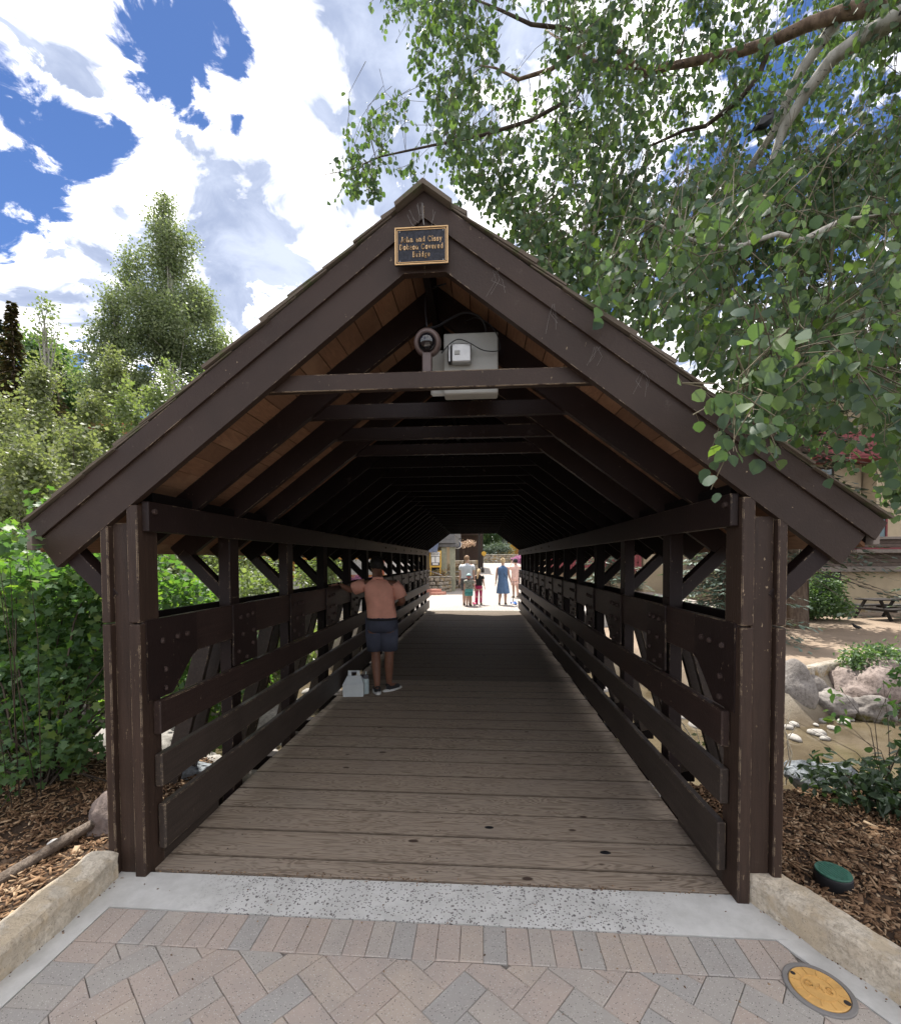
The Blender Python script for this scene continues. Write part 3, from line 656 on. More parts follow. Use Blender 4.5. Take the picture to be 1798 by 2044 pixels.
# ------------------------------------------------------------------ the covered bridge
BR = thing('covered_bridge', 'dark brown timber covered bridge with a shake roof and open rail sides', 'bridge', (0, 2.3, 0))
BO = Vector((0, 2.3, 0))
def bp(mb, name, mat, **k):             # part of the bridge, its own origin
    me = mb.mesh(name, mat); o = link(name, me, BR); 
    c = Vector([sum(v[i] for v in mb.v)/len(mb.v) for i in range(3)]); me.transform(Matrix.Translation(-c)); o.location = c-BO
    for a, b in k.items(): o[a] = b
    return o
SL = .757; YE = 15.4
def zb(x): return 3.36-SL*abs(x)        # underside of the roof boards
posts_y = [2.375]+[3.33+1.01*k for k in range(12)]+[15.33]
raf_y = [2.81+.5*k for k in range(25)]+[15.34]
def sg(s, x): return s*x
for s in (-1, 1):
    # barge rafter and its trim
    pb = [(0, 3.125), (s*.105, 3.125), (s*1.985, 1.672), (s*2.075, 1.800), (s*2.075, 3.46-SL*2.075), (0, 3.46)]
    pb = [(0, 3.125), (s*.105, 3.125), (s*1.985, 1.672), (s*2.085, 1.795), (s*2.085, 3.40-SL*2.085+.02), (0, 3.42)]
    pb = [(0, 3.125), (s*.105, 3.125), (s*1.985, 1.672), (s*2.088, 1.81), (0, 3.40)]
    bp(MB().prism(pb, 2.30, 2.342), 'barge_rafter', M['paint'])
    xe_ = 2.122 if s > 0 else 2.075; bp(MB().prism([(0, 3.383), (s*xe_, 3.383-.752*xe_), (s*(xe_+.05), 3.507-.755*(xe_+.05)), (0, 3.507)], 2.284, 2.298), 'barge_trim', M['paint'])
    bp(MB().prism([(0, 3.40), (s*2.088, 1.82), (s*2.12, 1.885), (0, 3.485)], 2.30, 2.342), 'fly_rafter_backing', M['paint_dark'])
    bp(MB().prism([(0, 3.384), (s*2.13, 3.384-SL*2.13), (s*2.13, 3.50-SL*2.13), (0, 3.50)], 2.344, YE+.01), 'roof_core', M['paint_dark'])
    bp(MB().prism([(0, 3.125), (s*.105, 3.125), (s*1.985, 1.672), (s*2.088, 1.81), (0, 3.40)], YE+.01, YE+.05), 'barge_rafter', M['paint'])
    # eave fascia
    bp(MB().box(s*2.125, s*2.155, 2.30, YE+.05, 1.765, 1.875, .003), 'eave_fascia', M['trim_light'])
    # roof boards (run lengthwise), seen from below
    dx = .1335*math.cos(math.atan(SL)); k = 0; x0 = .004
    while x0 < 2.12:
        x1 = min(x0+dx-.0055, 2.12)
        for yA, yB in ((2.343, 4.74), (4.745, 8.2), (8.205, YE+.04)):
            bp(MB().prism([(s*x0, zb(x0)), (s*x1, zb(x1)), (s*x1, zb(x1)+.020), (s*x0, zb(x0)+.020)], yA, yB), 'roof_board', M['board'])
        x0 += dx; k += 1
    # plate, wall head, chords and rails
    segs = [(2.335, 6.35), (6.353, 10.4), (10.403, YE)]
    for ya, yb_ in segs:
        bp(MB().box(s*1.492, s*1.530, ya, yb_, 1.862, 2.022, .004), 'top_plate', M['paint_red'])
        bp(MB().box(s*1.545, s*1.655, ya+.11, yb_, 2.03, 2.085, .004), 'wall_head', M['paint_dark'])
        bp(MB().box(s*1.536, s*1.575, ya, yb_, 1.135, 1.380, .004), 'chord_beam', M['paint_rail'])
        bp(MB().box(s*1.690, s*1.728, ya+.12, yb_, 1.160, 1.398, .004), 'outer_chord', M['paint_dark'])
    for zA, zB, xi, mt in ((.745, .930, 1.488, 'paint_red'), (.452, .635, 1.486, 'rail_grey'), (.098, .350, 1.482, 'rail_grey')):
        for q, (ya, yb_) in enumerate(((2.385+.012*(zA < .2), 7.35), (7.353, 11.4), (11.403, YE-.04))):
            bp(MB().box(s*xi, s*(xi+.043), ya, yb_, zA, zB, .006), 'side_rail', M['paint_rail' if mt == 'paint_red' else mt])
    bp(MB().box(s*1.535, s*1.560, 2.36, 3.0, -.02, .092, .003), 'kick_board', M['rail_grey'])
    # near composite post
    for za, zb_, w in ((-.12, 1.366, 0), (1.374, 0, .0)):
        top1 = 3.205-.76*1.72-.004 if zb_ == 0 else zb_; top2 = 3.205-.76*1.58-.004 if zb_ == 0 else zb_
        bp(MB().box(s*1.698, s*1.742, 2.302, 2.45, za, top1, .005), 'post_flange', M['paint_post'])
        bp(MB().box(s*(1.532), s*1.592, 2.302, 2.455, za, top2, .005), 'post_flange', M['paint_post'])
    bp(MB().box(s*1.594, s*1.696, 2.335, 2.43, -.12, 3.49-.76*1.70-.29, .003), 'post_web', M['paint_post'])
    # gusset at the near post with bolts
    bp(MB().prismx([(2.345, 1.382), (2.78, 1.382), (2.78, 1.137), (2.735, 1.12), (2.545, .936), (2.345, .936)], s*1.524, s*1.5355), 'gusset_plate', M['paint_red'])
    # posts, braces, outriggers, floor beams
    for i_, py in enumerate(posts_y):
        if i_ > 0:
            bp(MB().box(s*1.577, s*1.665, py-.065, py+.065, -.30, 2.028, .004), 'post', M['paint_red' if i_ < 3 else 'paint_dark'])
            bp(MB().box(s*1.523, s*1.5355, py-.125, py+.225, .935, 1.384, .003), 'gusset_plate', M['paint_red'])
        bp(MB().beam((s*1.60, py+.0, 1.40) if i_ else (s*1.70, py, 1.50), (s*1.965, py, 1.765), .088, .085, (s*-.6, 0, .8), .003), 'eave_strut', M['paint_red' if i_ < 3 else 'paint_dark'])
        for dy in (-.095, .095):
            if i_ == 0: continue
            bp(MB().beam((s*1.72, py+dy+.05*(i_ == 0), 1.26), (s*2.12, py+dy+.05*(i_ == 0), -.22), .040, .12, (s, 0, .25), .003), 'side_brace', M['rail_grey' if i_ else 'paint_dark'])
        bp(MB().box(s*.02, s*(2.22 if i_ else 1.5), py-.06+.08*(i_ == 0), py+.06+.08*(i_ == 0), -.34, -.20, .003), 'floor_beam', M['paint_dark'])
    bp(MB().box(s*1.15, s*1.30, 2.5, 15.3, -.198, -.052, .003), 'stringer', M['paint_dark'])
    # rafters and collar ties
    for y in raf_y:
        pr = [(0, 3.358-.185), (s*1.95, zb(1.95)-.185), (s*2.05, zb(2.05)-.012), (s*2.05, zb(2.05)-.002), (0, 3.358)]
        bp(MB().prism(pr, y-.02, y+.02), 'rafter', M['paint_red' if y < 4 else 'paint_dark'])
bp(MB().box(-.90, .90, 2.348, 2.388, 2.578, 2.664, .003), 'collar_tie', M['paint_worn'], label='collar tie with flaking paint under the gable')
for y in raf_y:
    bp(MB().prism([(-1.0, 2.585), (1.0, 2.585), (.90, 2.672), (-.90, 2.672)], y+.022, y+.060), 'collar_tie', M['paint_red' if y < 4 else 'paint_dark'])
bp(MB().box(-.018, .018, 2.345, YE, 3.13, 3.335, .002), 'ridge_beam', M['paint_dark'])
# bolts share one mesh
bm_ = MB().lathe([(.0165, 0), (.0165, .014), (.012, .017)], 6); bme = bm_.mesh('bolt', M['bolt'])
for s in (-1, 1):
    rot = (0, R(90) if s < 0 else R(-90), 0)
    pl_ = [(2.455, 1.254), (2.585, 1.258), (2.675, 1.26), (2.47, 1.088), (2.47, .98)]
    for yy, z in pl_: link('bolt', bme, BR, Vector((s*1.524, yy, z))-BO, (rot[0], rot[1], random.random()))
    link('bolt', bme, BR, Vector((s*1.492, 2.375, 1.97))-BO, rot)
    for py in posts_y[1:]:
        for dy, z in ((-.03, 1.28), (.07, 1.285), (.15, 1.29), (.0, 1.15), (.16, 1.16), (-.06, 1.03), (.15, 1.06), (.05, .97)):
            link('bolt', bme, BR, Vector((s*1.523, py+dy, z))-BO, rot)
    for py in posts_y[6:]: link('bolt', bme, BR, Vector((s*1.492, py, 1.94))-BO, rot)
# deck planks
y = 2.376; first = True
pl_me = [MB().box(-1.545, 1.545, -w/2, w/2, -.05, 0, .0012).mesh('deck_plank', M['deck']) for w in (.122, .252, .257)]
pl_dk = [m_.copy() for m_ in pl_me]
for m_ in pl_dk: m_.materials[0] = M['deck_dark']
while y < 15.2:
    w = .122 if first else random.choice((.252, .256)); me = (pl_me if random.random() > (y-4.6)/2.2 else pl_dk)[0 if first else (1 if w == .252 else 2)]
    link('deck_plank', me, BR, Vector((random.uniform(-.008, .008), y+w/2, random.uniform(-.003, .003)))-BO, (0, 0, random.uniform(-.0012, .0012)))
    y += w+.0065; first = False
nl_ = MB().lathe([(.0042, 0), (.0038, .0016)], 8).mesh('nail', M['iron']); yy = 2.376+.061
for k in range(14):
    for x in (-1.22, -.02, .02, 1.22):
        for dy in (-.07, .07) if k else (0,): link('nail', nl_, BR, Vector((x+random.uniform(-.012, .012), yy+dy+random.uniform(-.01, .01), .002))-BO)
    yy += .192 if k == 0 else .261
kn = MB().lathe([(.024, 0), (.022, .002)], 14, None, 1.3, .7).mesh('gum_spot', M['black'])
for p in ((976, 1653), (1208, 1703)):
    q = ray(*p); t = (0-1.7)/q[2]; c = CAM+q*t; link('gum_spot', kn, BR, Vector((c[0], c[1], .001))-BO)
# roof shakes
th = math.atan(SL); near, far = [], MB()
sv_ = []
for s in (-1, 1):
    D_ = Vector((s*math.cos(th), 0, -math.sin(th))); N_ = Vector((s*math.sin(th), 0, math.cos(th)))
    Ls = (2.15 if s > 0 else 2.085)/math.cos(th); nc = 13
    for k in range(nc):
        butt = Ls*(k+1)/nc+.015+random.uniform(-.015, .015)
        y = 2.262+random.uniform(0, .025)
        while y < YE+.06:
            w = random.uniform(.10, .21); L = .42; b_ = butt+random.uniform(-.015, .03); t = random.uniform(.008, .022)
            a0_ = Vector((0, 0, 3.512))+D_*(b_-L); a1_ = Vector((0, 0, 3.512))+D_*b_
            if (b_-L) < .0: a0_ = Vector((0, 0, 3.512))+D_*.003
            lift0, lift1 = .001, .011+random.uniform(0, .012)
            vs = [a0_+N_*lift0, a1_+N_*lift1, a1_+N_*(lift1+t), a0_+N_*(lift0+.005)]
            vs = [Vector((p.x, y, p.z)) for p in vs]+[Vector((p.x, y+w-.005, p.z)) for p in vs]
            fs = [(0, 1, 2, 3), (7, 6, 5, 4), (0, 4, 5, 1), (1, 5, 6, 2), (2, 6, 7, 3), (3, 7, 4, 0)]
            sv_.append((y, vs, fs)); y += w
sv_.sort(key=lambda t_: t_[0])
for n_i, (y, vs, fs) in enumerate(sv_):
    if n_i < 298: bp(MB().add(vs, fs), 'shingle', M['shingle'])
    else: far.add(vs, fs)
far.build('shingles', M['shingle'], BR, kind='stuff').location = -BO
for s in (-1, 1):
    for q in range(14):
        y0 = 2.240+q*.95; 
        P_ = [(0, 3.512), (s*.135, 3.514-.135*SL), (s*.140, 3.536-.140*SL), (0, 3.538)]
        bp(MB().prism(P_, y0, y0+.98), 'ridge_cap', M['shingle'])

# grit and bits of leaf caught in the joint between deck, concrete and kerbs
def gj():
    t = random.random()
    if t < .55: return (random.uniform(-1.6, 1.55), 2.362+random.gauss(0, .012)+.008*random.random())
    if t < .7: return (-1.665+random.gauss(0, .012), random.uniform(.9, 2.3))
    if t < .85: y = random.uniform(.9, 2.3); return (kerb_x(y)+random.gauss(0, .012), y)
    return (random.uniform(-1.55, 1.6), random.uniform(1.5, 2.35))
n = 520; P = np.array([gj() for _ in range(n)]); P = np.column_stack([P, np.full(n, .001)]); L = rng.uniform(.002, .0085, n)
bx8 = np.array([(sx*.5, sy*.5, sz*.5) for sx in (-1, 1) for sy in (-1, 1) for sz in (-1, 1)], float); Fm = frames(rnd(n)*np.array([1, 1, .2]), np.array([0, 0, 1.])+rnd(n)*.3)
Vv = P[:, None, :]+np.einsum('nij,nkj->nki', Fm, bx8[None]*np.stack([L*.6, L, L*.4], 1)[:, None, :])
Fq = np.array([(1, 3, 7, 5), (0, 1, 5, 4), (2, 6, 7, 3), (0, 2, 3, 1), (4, 5, 7, 6)]); weld_np('grit', Vv.reshape(-1, 3), (Fq[None]+(np.arange(n)*8)[:, None, None]).reshape(-1, 4), M['chips'], kind='stuff')
# ------------------------------------------------------------------ lettering (stroke glyphs with small serifs)
def arc(cx, cy, rx, ry, a0, a1, n=9):
    return [(cx+rx*math.cos(R(a0+(a1-a0)*i/n)), cy+ry*math.sin(R(a0+(a1-a0)*i/n))) for i in range(n+1)]
TH, TN, SE = .10, .058, .04
GL = {
 'J': (.50, [([(.36, .70), (.36, .15)], TH), (arc(.22, .14, .14, .16, 0, -200), TN), ([(.20, .68), (.50, .68)], SE)]),
 'o': (.50, [(arc(.25, .24, .17, .21, 90, 270), TH), (arc(.25, .24, .17, .21, -90, 90), TH)]),
 'h': (.56, [([(.13, .02), (.13, .70)], TH), ([(.42, .02), (.42, .30)], TH), (arc(.28, .29, .14, .16, 0, 170), TN), ([(.03, .02), (.24, .02)], SE), ([(.32, .02), (.53, .02)], SE), ([(.03, .68), (.13, .68)], SE)]),
 'n': (.56, [([(.13, .02), (.13, .45)], TH), ([(.42, .02), (.42, .30)], TH), (arc(.28, .29, .14, .16, 0, 170), TN), ([(.03, .02), (.24, .02)], SE), ([(.32, .02), (.53, .02)], SE), ([(.03, .43), (.13, .43)], SE)]),
 'a': (.50, [([(.36, .02), (.36, .32)], TH), (arc(.23, .33, .13, .13, 0, 150), TN), (arc(.21, .15, .14, .13, 60, 320), TN+.03), ([(.36, .02), (.48, .04)], SE)]),
 'd': (.56, [([(.41, .02), (.41, .70)], TH), (arc(.24, .24, .16, .21, 50, 310), TH-.03), ([(.30, .68), (.41, .68)], SE), ([(.41, .02), (.53, .02)], SE)]),
 'C': (.68, [(arc(.36, .35, .27, .32, 50, 310, 14), TH-.01), ([(.55, .50), (.57, .66)], SE)]),
 'i': (.28, [([(.14, .02), (.14, .45)], TH), ([(.14, .58), (.14, .70)], TH), ([(.03, .02), (.25, .02)], SE), ([(.04, .43), (.14, .43)], SE)]),
 's': (.42, [(arc(.20, .35, .12, .10, 20, 260, 8), TN+.02), (arc(.21, .14, .13, .12, 80, -160, 8), TN+.03)]),
 'y': (.52, [([(.10, .45), (.27, .03)], TH-.02), ([(.43, .45), (.27, .03), (.17, -.18)], TN), ([(.02, .44), (.22, .44)], SE), ([(.34, .44), (.52, .44)], SE)]),
 'D': (.70, [([(.16, .03), (.16, .67)], TH), ([(.03, .68), (.30, .68)], SE), ([(.03, .02), (.30, .02)], SE), (arc(.30, .35, .30, .32, 90, -90, 12), TH-.02)]),
 'b': (.54, [([(.13, .02), (.13, .70)], TH), (arc(.28, .24, .16, .21, 130, -130), TH-.03), ([(.02, .68), (.13, .68)], SE)]),
 'v': (.50, [([(.09, .45), (.25, .03)], TH-.02), ([(.41, .45), (.25, .03)], TN), ([(.01, .44), (.20, .44)], SE), ([(.32, .44), (.50, .44)], SE)]),
 'e': (.48, [(arc(.25, .24, .16, .21, 15, 320), TH-.03), ([(.11, .25), (.40, .25)], SE)]),
 'r': (.42, [([(.13, .02), (.13, .45)], TH), (arc(.28, .30, .13, .14, 60, 170), TN+.02), ([(.03, .02), (.25, .02)], SE), ([(.03, .43), (.13, .43)], SE)]),
 'B': (.64, [([(.16, .03), (.16, .67)], TH), ([(.03, .68), (.30, .68)], SE), ([(.03, .02), (.30, .02)], SE), ([(.16, .36), (.30, .36)], SE), (arc(.30, .52, .17, .15, 90, -90, 8), TH-.03), (arc(.31, .19, .21, .16, 90, -90, 8), TH-.03)]),
 'g': (.50, [(arc(.22, .29, .14, .15, 0, 360, 12), TN+.03), (arc(.24, -.06, .18, .11, 0, 360, 12), TN), ([(.34, .40), (.46, .45)], SE+.02), ([(.12, .14), (.36, .05)], TN)]),
 'G': (.72, [(arc(.36, .35, .27, .30, 45, 340, 14), TH), ([(.40, .34), (.62, .34), (.62, .12)], TH-.03)]),
 'A': (.66, [([(.06, .02), (.33, .68), (.60, .02)], TH-.02), ([(.16, .24), (.50, .24)], TN+.02)]),
 'S': (.58, [(arc(.28, .51, .18, .16, 20, 270, 9), TH-.02), (arc(.28, .19, .20, .16, 90, -160, 9), TH-.02)]),
 ' ': (.30, []),
}
def glyph(ch, size, depth):
    m = MB()
    for pts, w in GL[ch][1]:
        for (x0, y0), (x1, y1) in zip(pts, pts[1:]):
            L = math.hypot(x1-x0, y1-y0) or 1; dx, dy = (x1-x0)/L, (y1-y0)/L; e = .03 if len(pts) > 2 else 0
            ax, ay, bx, by = x0-dx*e, y0-dy*e, x1+dx*e, y1+dy*e; nx, ny = -dy*w/2, dx*w/2
            vs = [(ax+nx, ay+ny), (bx+nx, by+ny), (bx-nx, by-ny), (ax-nx, ay-ny)]
            vs = [(x*size, -depth, y*size) for x, y in vs]+[(x*size, 0, y*size) for x, y in vs]
            m.add(vs, [(0, 1, 2, 3), (0, 4, 5, 1), (1, 5, 6, 2), (2, 6, 7, 3), (3, 7, 4, 0)])
    return m
def words(txt, size, depth, mat, parent, cx, y, z, flat=False, track=.05, sx=1.0):
    wd = sum(GL[c][0]+track for c in txt)*size*sx; x = cx-wd/2; cache = {}
    for c in txt:
        if GL[c][1]:
            if c not in cache: cache[c] = glyph(c, size, depth).mesh('letter', mat)
            link('letter', cache[c], parent, (x, y, z) if not flat else (x, z, y), (R(-90), 0, 0) if flat else None, (sx, 1, 1))
        x += (GL[c][0]+track)*size*sx
# plaque
PQ = thing('plaque', 'dark name plaque with gold border and lettering on the gable peak', 'plaque', (-.010, 2.269, 3.229), rz=0)
MB().box(-.130, .130, -.010, .0025, -.089, .089, .002).build('plate', M['plaque'], PQ)
for a, w, dpt in ((.1300, .0055, .0155), (.1195, .0030, .0135)):
    b = a-.041; m = MB()
    m.box(-a, a, -dpt, -.0101, b-w, b, .001).box(-a, a, -dpt, -.0101, -b, -b+w, .001).box(-a, -a+w, -dpt, -.0101, -b+w, b-w, .0005).box(a-w, a, -dpt, -.0101, -b+w, b-w, .0005)
    m.build('border', M['gold'], PQ)
for t_, z in (('John and Cissy', .022), ('Dobson Covered', -.014), ('Bridge', -.050)):
    words(t_, .036, .003, M['gold'], PQ, 0, -.0101, z-.003, track=.09, sx=.72)
for x in (-.106, .106):
    for z in (-.070, .070): MB().lathe([(.0028, 0), (.002, .0015)], 8, Matrix.Rotation(R(90), 4, 'X')).build('screw', M['steel'], PQ).location = (x, -.0101, z)
# old cobwebs over the gable
def hang(pts, r_=.0009): return MB().tube([Vector(p) for p in pts], r_, 4)
cw = MB(); 
for k in range(12):
    x = random.uniform(-.10, .10); z = 3.43-abs(x)*.7+random.uniform(-.02, .04); x2 = x*.4+random.uniform(-.02, .02)
    cw.tube([(x, 2.262, z), ((x+x2)/2+random.uniform(-.01, .01), 2.258, z-.05), (x2, 2.26, z-random.uniform(.04, .08))], random.uniform(.0004, .0009), 3)
cw.tube([(-.004, 2.258, 3.43), (-.002, 2.255, 3.38), (.003, 2.256, 3.325)], .0022, 4)
for bx, bz in ((.35, 3.10), (.62, 2.93), (.83, 2.72), (1.05, 2.60)):
    for k in range(4):
        cw.tube([(bx+random.uniform(-.02, .02), 2.268, bz), (bx+random.uniform(-.04, .04), 2.262, bz-.05), (bx+random.uniform(-.05, .05), 2.27, bz-random.uniform(.06, .15))], .0005, 3)
tag(cw.build('cobweb', simple('dusty_cobweb', (.22, .21, .20), .9), kind='stuff'), 'dusty grey cobweb strands hanging from the gable peak trim', 'cobweb')
# ------------------------------------------------------------------ camera, enclosure and cables above the tie
def A(px, py, y):                        # point on the plane Y=y
    r = ray(px, py); return Vector(CAM+r*(y/r[1]))
c0 = A(853, 684, 2.44)
CM = thing('security_camera', 'brown dome security camera standing on the gable tie', 'camera', c0)
TT = Matrix.Rotation(R(90+18), 4, 'X')
MB().lathe([(.060, -.075), (.069, -.05), (.072, -.01), (.070, .012), (.062, .022), (.050, .026), (.046, .020)], 32, TT).build('housing', M['cam_brown'], CM, True)
MB().lathe([(.0465, .018), (.046, .028), (.040, .045), (.028, .057), (.012, .063), (.002, .064)], 28, TT).build('dome', M['dome'], CM, True)
MB().box(-.026, .022, -.02, .03, 2.666-c0.z, -.055, .004).build('mount', M['cam_brown'], CM)
e0 = A(940, 732, 2.62)
EN = thing('electrical_enclosure', 'grey plastic electrical box behind the gable tie', 'electrical box', e0)
MB().box(-.150, .150, -.035, .05, -.166, .166, .006).build('box_body', M['box_grey'], EN)
MB().box(-.150, .150, -.050, -.0355, -.166, .166, .005).build('cover', M['box_grey'], EN)
d0 = A(918, 708, 2.545)
DV = thing('junction_device', 'small grey metal junction box with a socket in front of the larger box', 'junction box', d0)
MB().box(-.045, .062, -.03, .02, -.05, .05, .006).build('case', M['steel'], DV)
MB().box(-.028, .0, -.034, -.0305, -.012, .010, .001).build('label_plate', M['box_grey'], DV)
MB().box(-.065, -.047, -.02, .02, -.045, .045, .003).build('socket', M['black_plastic'], DV)
MB().box(-.060, -.052, -.028, -.0205, -.045, .045, .001).build('clip', M['steel'], DV)
p0 = A(877, 745, 2.66); MB().box(-.05, .05, -.01, .012, -.13, .13, .012).build('back_plate', M['box_grey'], None).location = p0
tag(bpy.data.objects['back_plate'], 'narrow grey mounting plate left of the larger electrical box', 'mounting plate')
def cab(pts, r_, label, y=2.56):
    P = [A(a, b, c) for a, b, c in pts]; out = []
    for i in range(len(P)-1):            # catmull-rom
        p0, p1, p2, p3 = P[max(i-1, 0)], P[i], P[i+1], P[min(i+2, len(P)-1)]
        for k in range(5):
            t = k/5; out.append(.5*((2*p1)+(p2-p0)*t+(2*p0-5*p1+4*p2-p3)*t*t+(3*p1-p0-3*p2+p3)*t**3))
    out.append(P[-1]); tag(MB().tube(out, r_, 8).build('cable', M['black'], smooth=True), label, 'cable')
cab([(857, 655, 2.47), (875, 650, 2.52), (895, 638, 2.54), (925, 624, 2.56), (950, 628, 2.58), (966, 645, 2.6), (972, 672, 2.62)], .0065, 'thick black cable arching from the dome camera to the grey box')
cab([(930, 640, 2.62), (950, 634, 2.60), (975, 645, 2.58), (992, 668, 2.56), (998, 690, 2.55), (994, 700, 2.55), (965, 699, 2.53), (935, 683, 2.5), (915, 677, 2.5), (898, 686, 2.5), (881, 705, 2.5)], .0026, 'thin black cable looping over the front of the grey box')
cab([(852, 652, 2.47), (849, 620, 2.5), (850, 590, 2.52), (862, 575, 2.5), (890, 566, 2.44)], .004, 'black cable running from the dome camera up to the ridge')
# ------------------------------------------------------------------ manhole cap, valve lid, log, small stones
mc = thing('utility_cap', 'round orange cast iron utility cap set in the pavers', 'manhole cover', (1.600, 1.852, 0), rz=R(-28))
MB().lathe([(.105, -.03), (.118, -.03), (.118, .004), (.115, .0058), (.101, .0055), (.099, .001), (.099, -.03)], 40).build('rim', M['ring'], mc)
MB().lathe([(.0965, -.03), (.0965, .004), (.094, .0065), (.001, .0065)], 40).build('lid', M['gold_cap'], mc)
for k in range(12):
    a = k*math.pi/6; m = MB().box(.062, .088, -.002, .002, .0066, .0090, .0006, Matrix.Rotation(a, 4, 'Z')); m.build('rib', M['gold_cap'], mc)
MB().lathe([(.054, .0062), (.054, .0088), (.058, .0088), (.058, .0062)], 32, cap=False).build('ring', M['gold_cap'], mc)
words('GAS', .046, .0028, M['gold_cap'], mc, 0, .0068, -.014, flat=True)
MB().lathe([(.012, .0069), (.012, .0074)], 12, Matrix.Translation((.083, -.022, 0))).build('lifting_notch', M['iron'], mc)
MB().lathe([(.009, .0069), (.009, .0074)], 12, Matrix.Translation((-.080, .028, 0))).build('lifting_notch', M['iron'], mc)
vv = thing('valve_box', 'green lidded black irrigation valve box sunk in the mulch', 'valve box', (2.09, 2.455, 0), rz=R(10)); vv.scale = (.72, .72, .80)
MB().lathe([(.118, -.03), (.112, .085), (.108, .092)], 32).build('body', M['black_plastic'], vv, True)
lm = MB().lathe([(.106, .0925), (.109, .098), (.106, .104), (.002, .106)], 32).build('lid', M['green_lid'], vv)
dm = MB().box(-.004, .004, -.009, .009, 0, .002, .0005).mesh('grip_dot', M['green_lid'])
for i in range(-4, 5):
    for j in range(-4, 5):
        if i*i+j*j < 18: link('grip_dot', dm, vv, (i*.021, j*.021, .1052))
lg = [A2 for A2 in [(-2.42, 1.75, .03), (-2.26, 2.08, .035), (-2.21, 2.30, .05), (-2.19, 2.50, .05), (-2.13, 2.66, .075), (-2.16, 2.84, .10), (-2.15, 3.05, .16)]]
mlog = MB().tube(lg, [.030, .032, .029, .034, .028, .036, .022], 10)
for i, v_ in enumerate(mlog.v):
    n_ = noise.noise(Vector(v_)*14)*.006; mlog.v[i] = (v_[0]+n_, v_[1], v_[2]+n_)
tag(mlog.build('fallen_branch', M['log'], smooth=True), 'bent grey fallen branch lying on the mulch beside the left kerb', 'branch')
def rock(loc, sx, sy, sz, seed, mat, label, group=None, cat='boulder', amp=.22, fr=1.2, rz=0, name='boulder', sub=4):
    o = link(name, rock_mesh(name, M[mat], seed, sx, sy, sz, amp, fr, sub), None, loc, (0, 0, rz)); return tag(o, label, cat, group)
rock((-2.075, 2.80, .05), .17, .20, .16, 2, 'boulder_pink', 'pinkish boulder touching the left post where the fallen branch rests')
rock((-2.255, 2.50, .028), .033, .040, .026, 5, 'white_stone', 'small white egg shaped stone on the dark mulch', cat='stone', amp=.06, name='stone', sub=3)
rock((-2.15, 3.45, .0), .34, .20, .11, 9, 'boulder_blue', 'flat grey rock at the creek edge behind the left post')
# ------------------------------------------------------------------ people
def limb(a, b, t): return tuple(a[i]*(1-t)+b[i]*t for i in range(3))
def hand(parent, wrist, dirv, up, mat, s=1.0, curl=.5):
    d = Vector(dirv).normalized(); u_ = Vector(up); sd = d.cross(u_).normalized(); u_ = sd.cross(d); w = Vector(wrist)
    P = {'w': (*w, .024*s, .016*s), 'p': (*(w+d*.05*s), .036*s, .013*s), 'k': (*(w+d*.085*s), .036*s, .012*s)}
    E = [('w', 'p'), ('p', 'k')]
    for k, (o, L) in enumerate(((-.030, .068), (-.010, .078), (.010, .074), (.029, .058))):
        b = w+d*.088*s+sd*o*s; m_ = b+d*L*.5*s-u_*.01*curl*s; t = b+d*L*(1-.25*curl)*s-u_*L*.7*curl*s
        P[f'a{k}'] = (*b, .0092*s); P[f'b{k}'] = (*m_, .0085*s); P[f'c{k}'] = (*t, .0070*s); E += [('k', f'a{k}'), (f'a{k}', f'b{k}'), (f'b{k}', f'c{k}')]
    P['t0'] = (*(w+d*.03*s-sd*.030*s), .012*s); P['t1'] = (*(w+d*.062*s-sd*.055*s-u_*.01*s), .0095*s); P['t2'] = (*(w+d*.088*s-sd*.062*s-u_*.02*s), .0082*s)
    E += [('w', 't0'), ('t0', 't1'), ('t1', 't2')]; return skin('hand', P, E, mat, parent, 1)
def loft(m, rings, n=28, cap=True):       # rings: (x, y, z, rx, ry)
    o = len(m.v)
    for x, y, z, rx, ry in rings:
        for j in range(n):
            a = 2*math.pi*j/n; c, s_ = math.cos(a), math.sin(a)
            k = 1+.020*math.sin(a*5+z*23)+.018*math.sin(a*3-z*37+1)+.012*math.sin(a*9+z*11); m.v.append((x+rx*k*math.copysign(abs(c)**.85, c), y+ry*k*math.copysign(abs(s_)**.85, s_), z))
    for i in range(len(rings)-1):
        for j in range(n): m.f.append((o+i*n+j, o+i*n+(j+1) % n, o+(i+1)*n+(j+1) % n, o+(i+1)*n+j))
    if cap: m.f.append(tuple(o+j for j in reversed(range(n)))); m.f.append(tuple(o+(len(rings)-1)*n+j for j in range(n)))
    return m
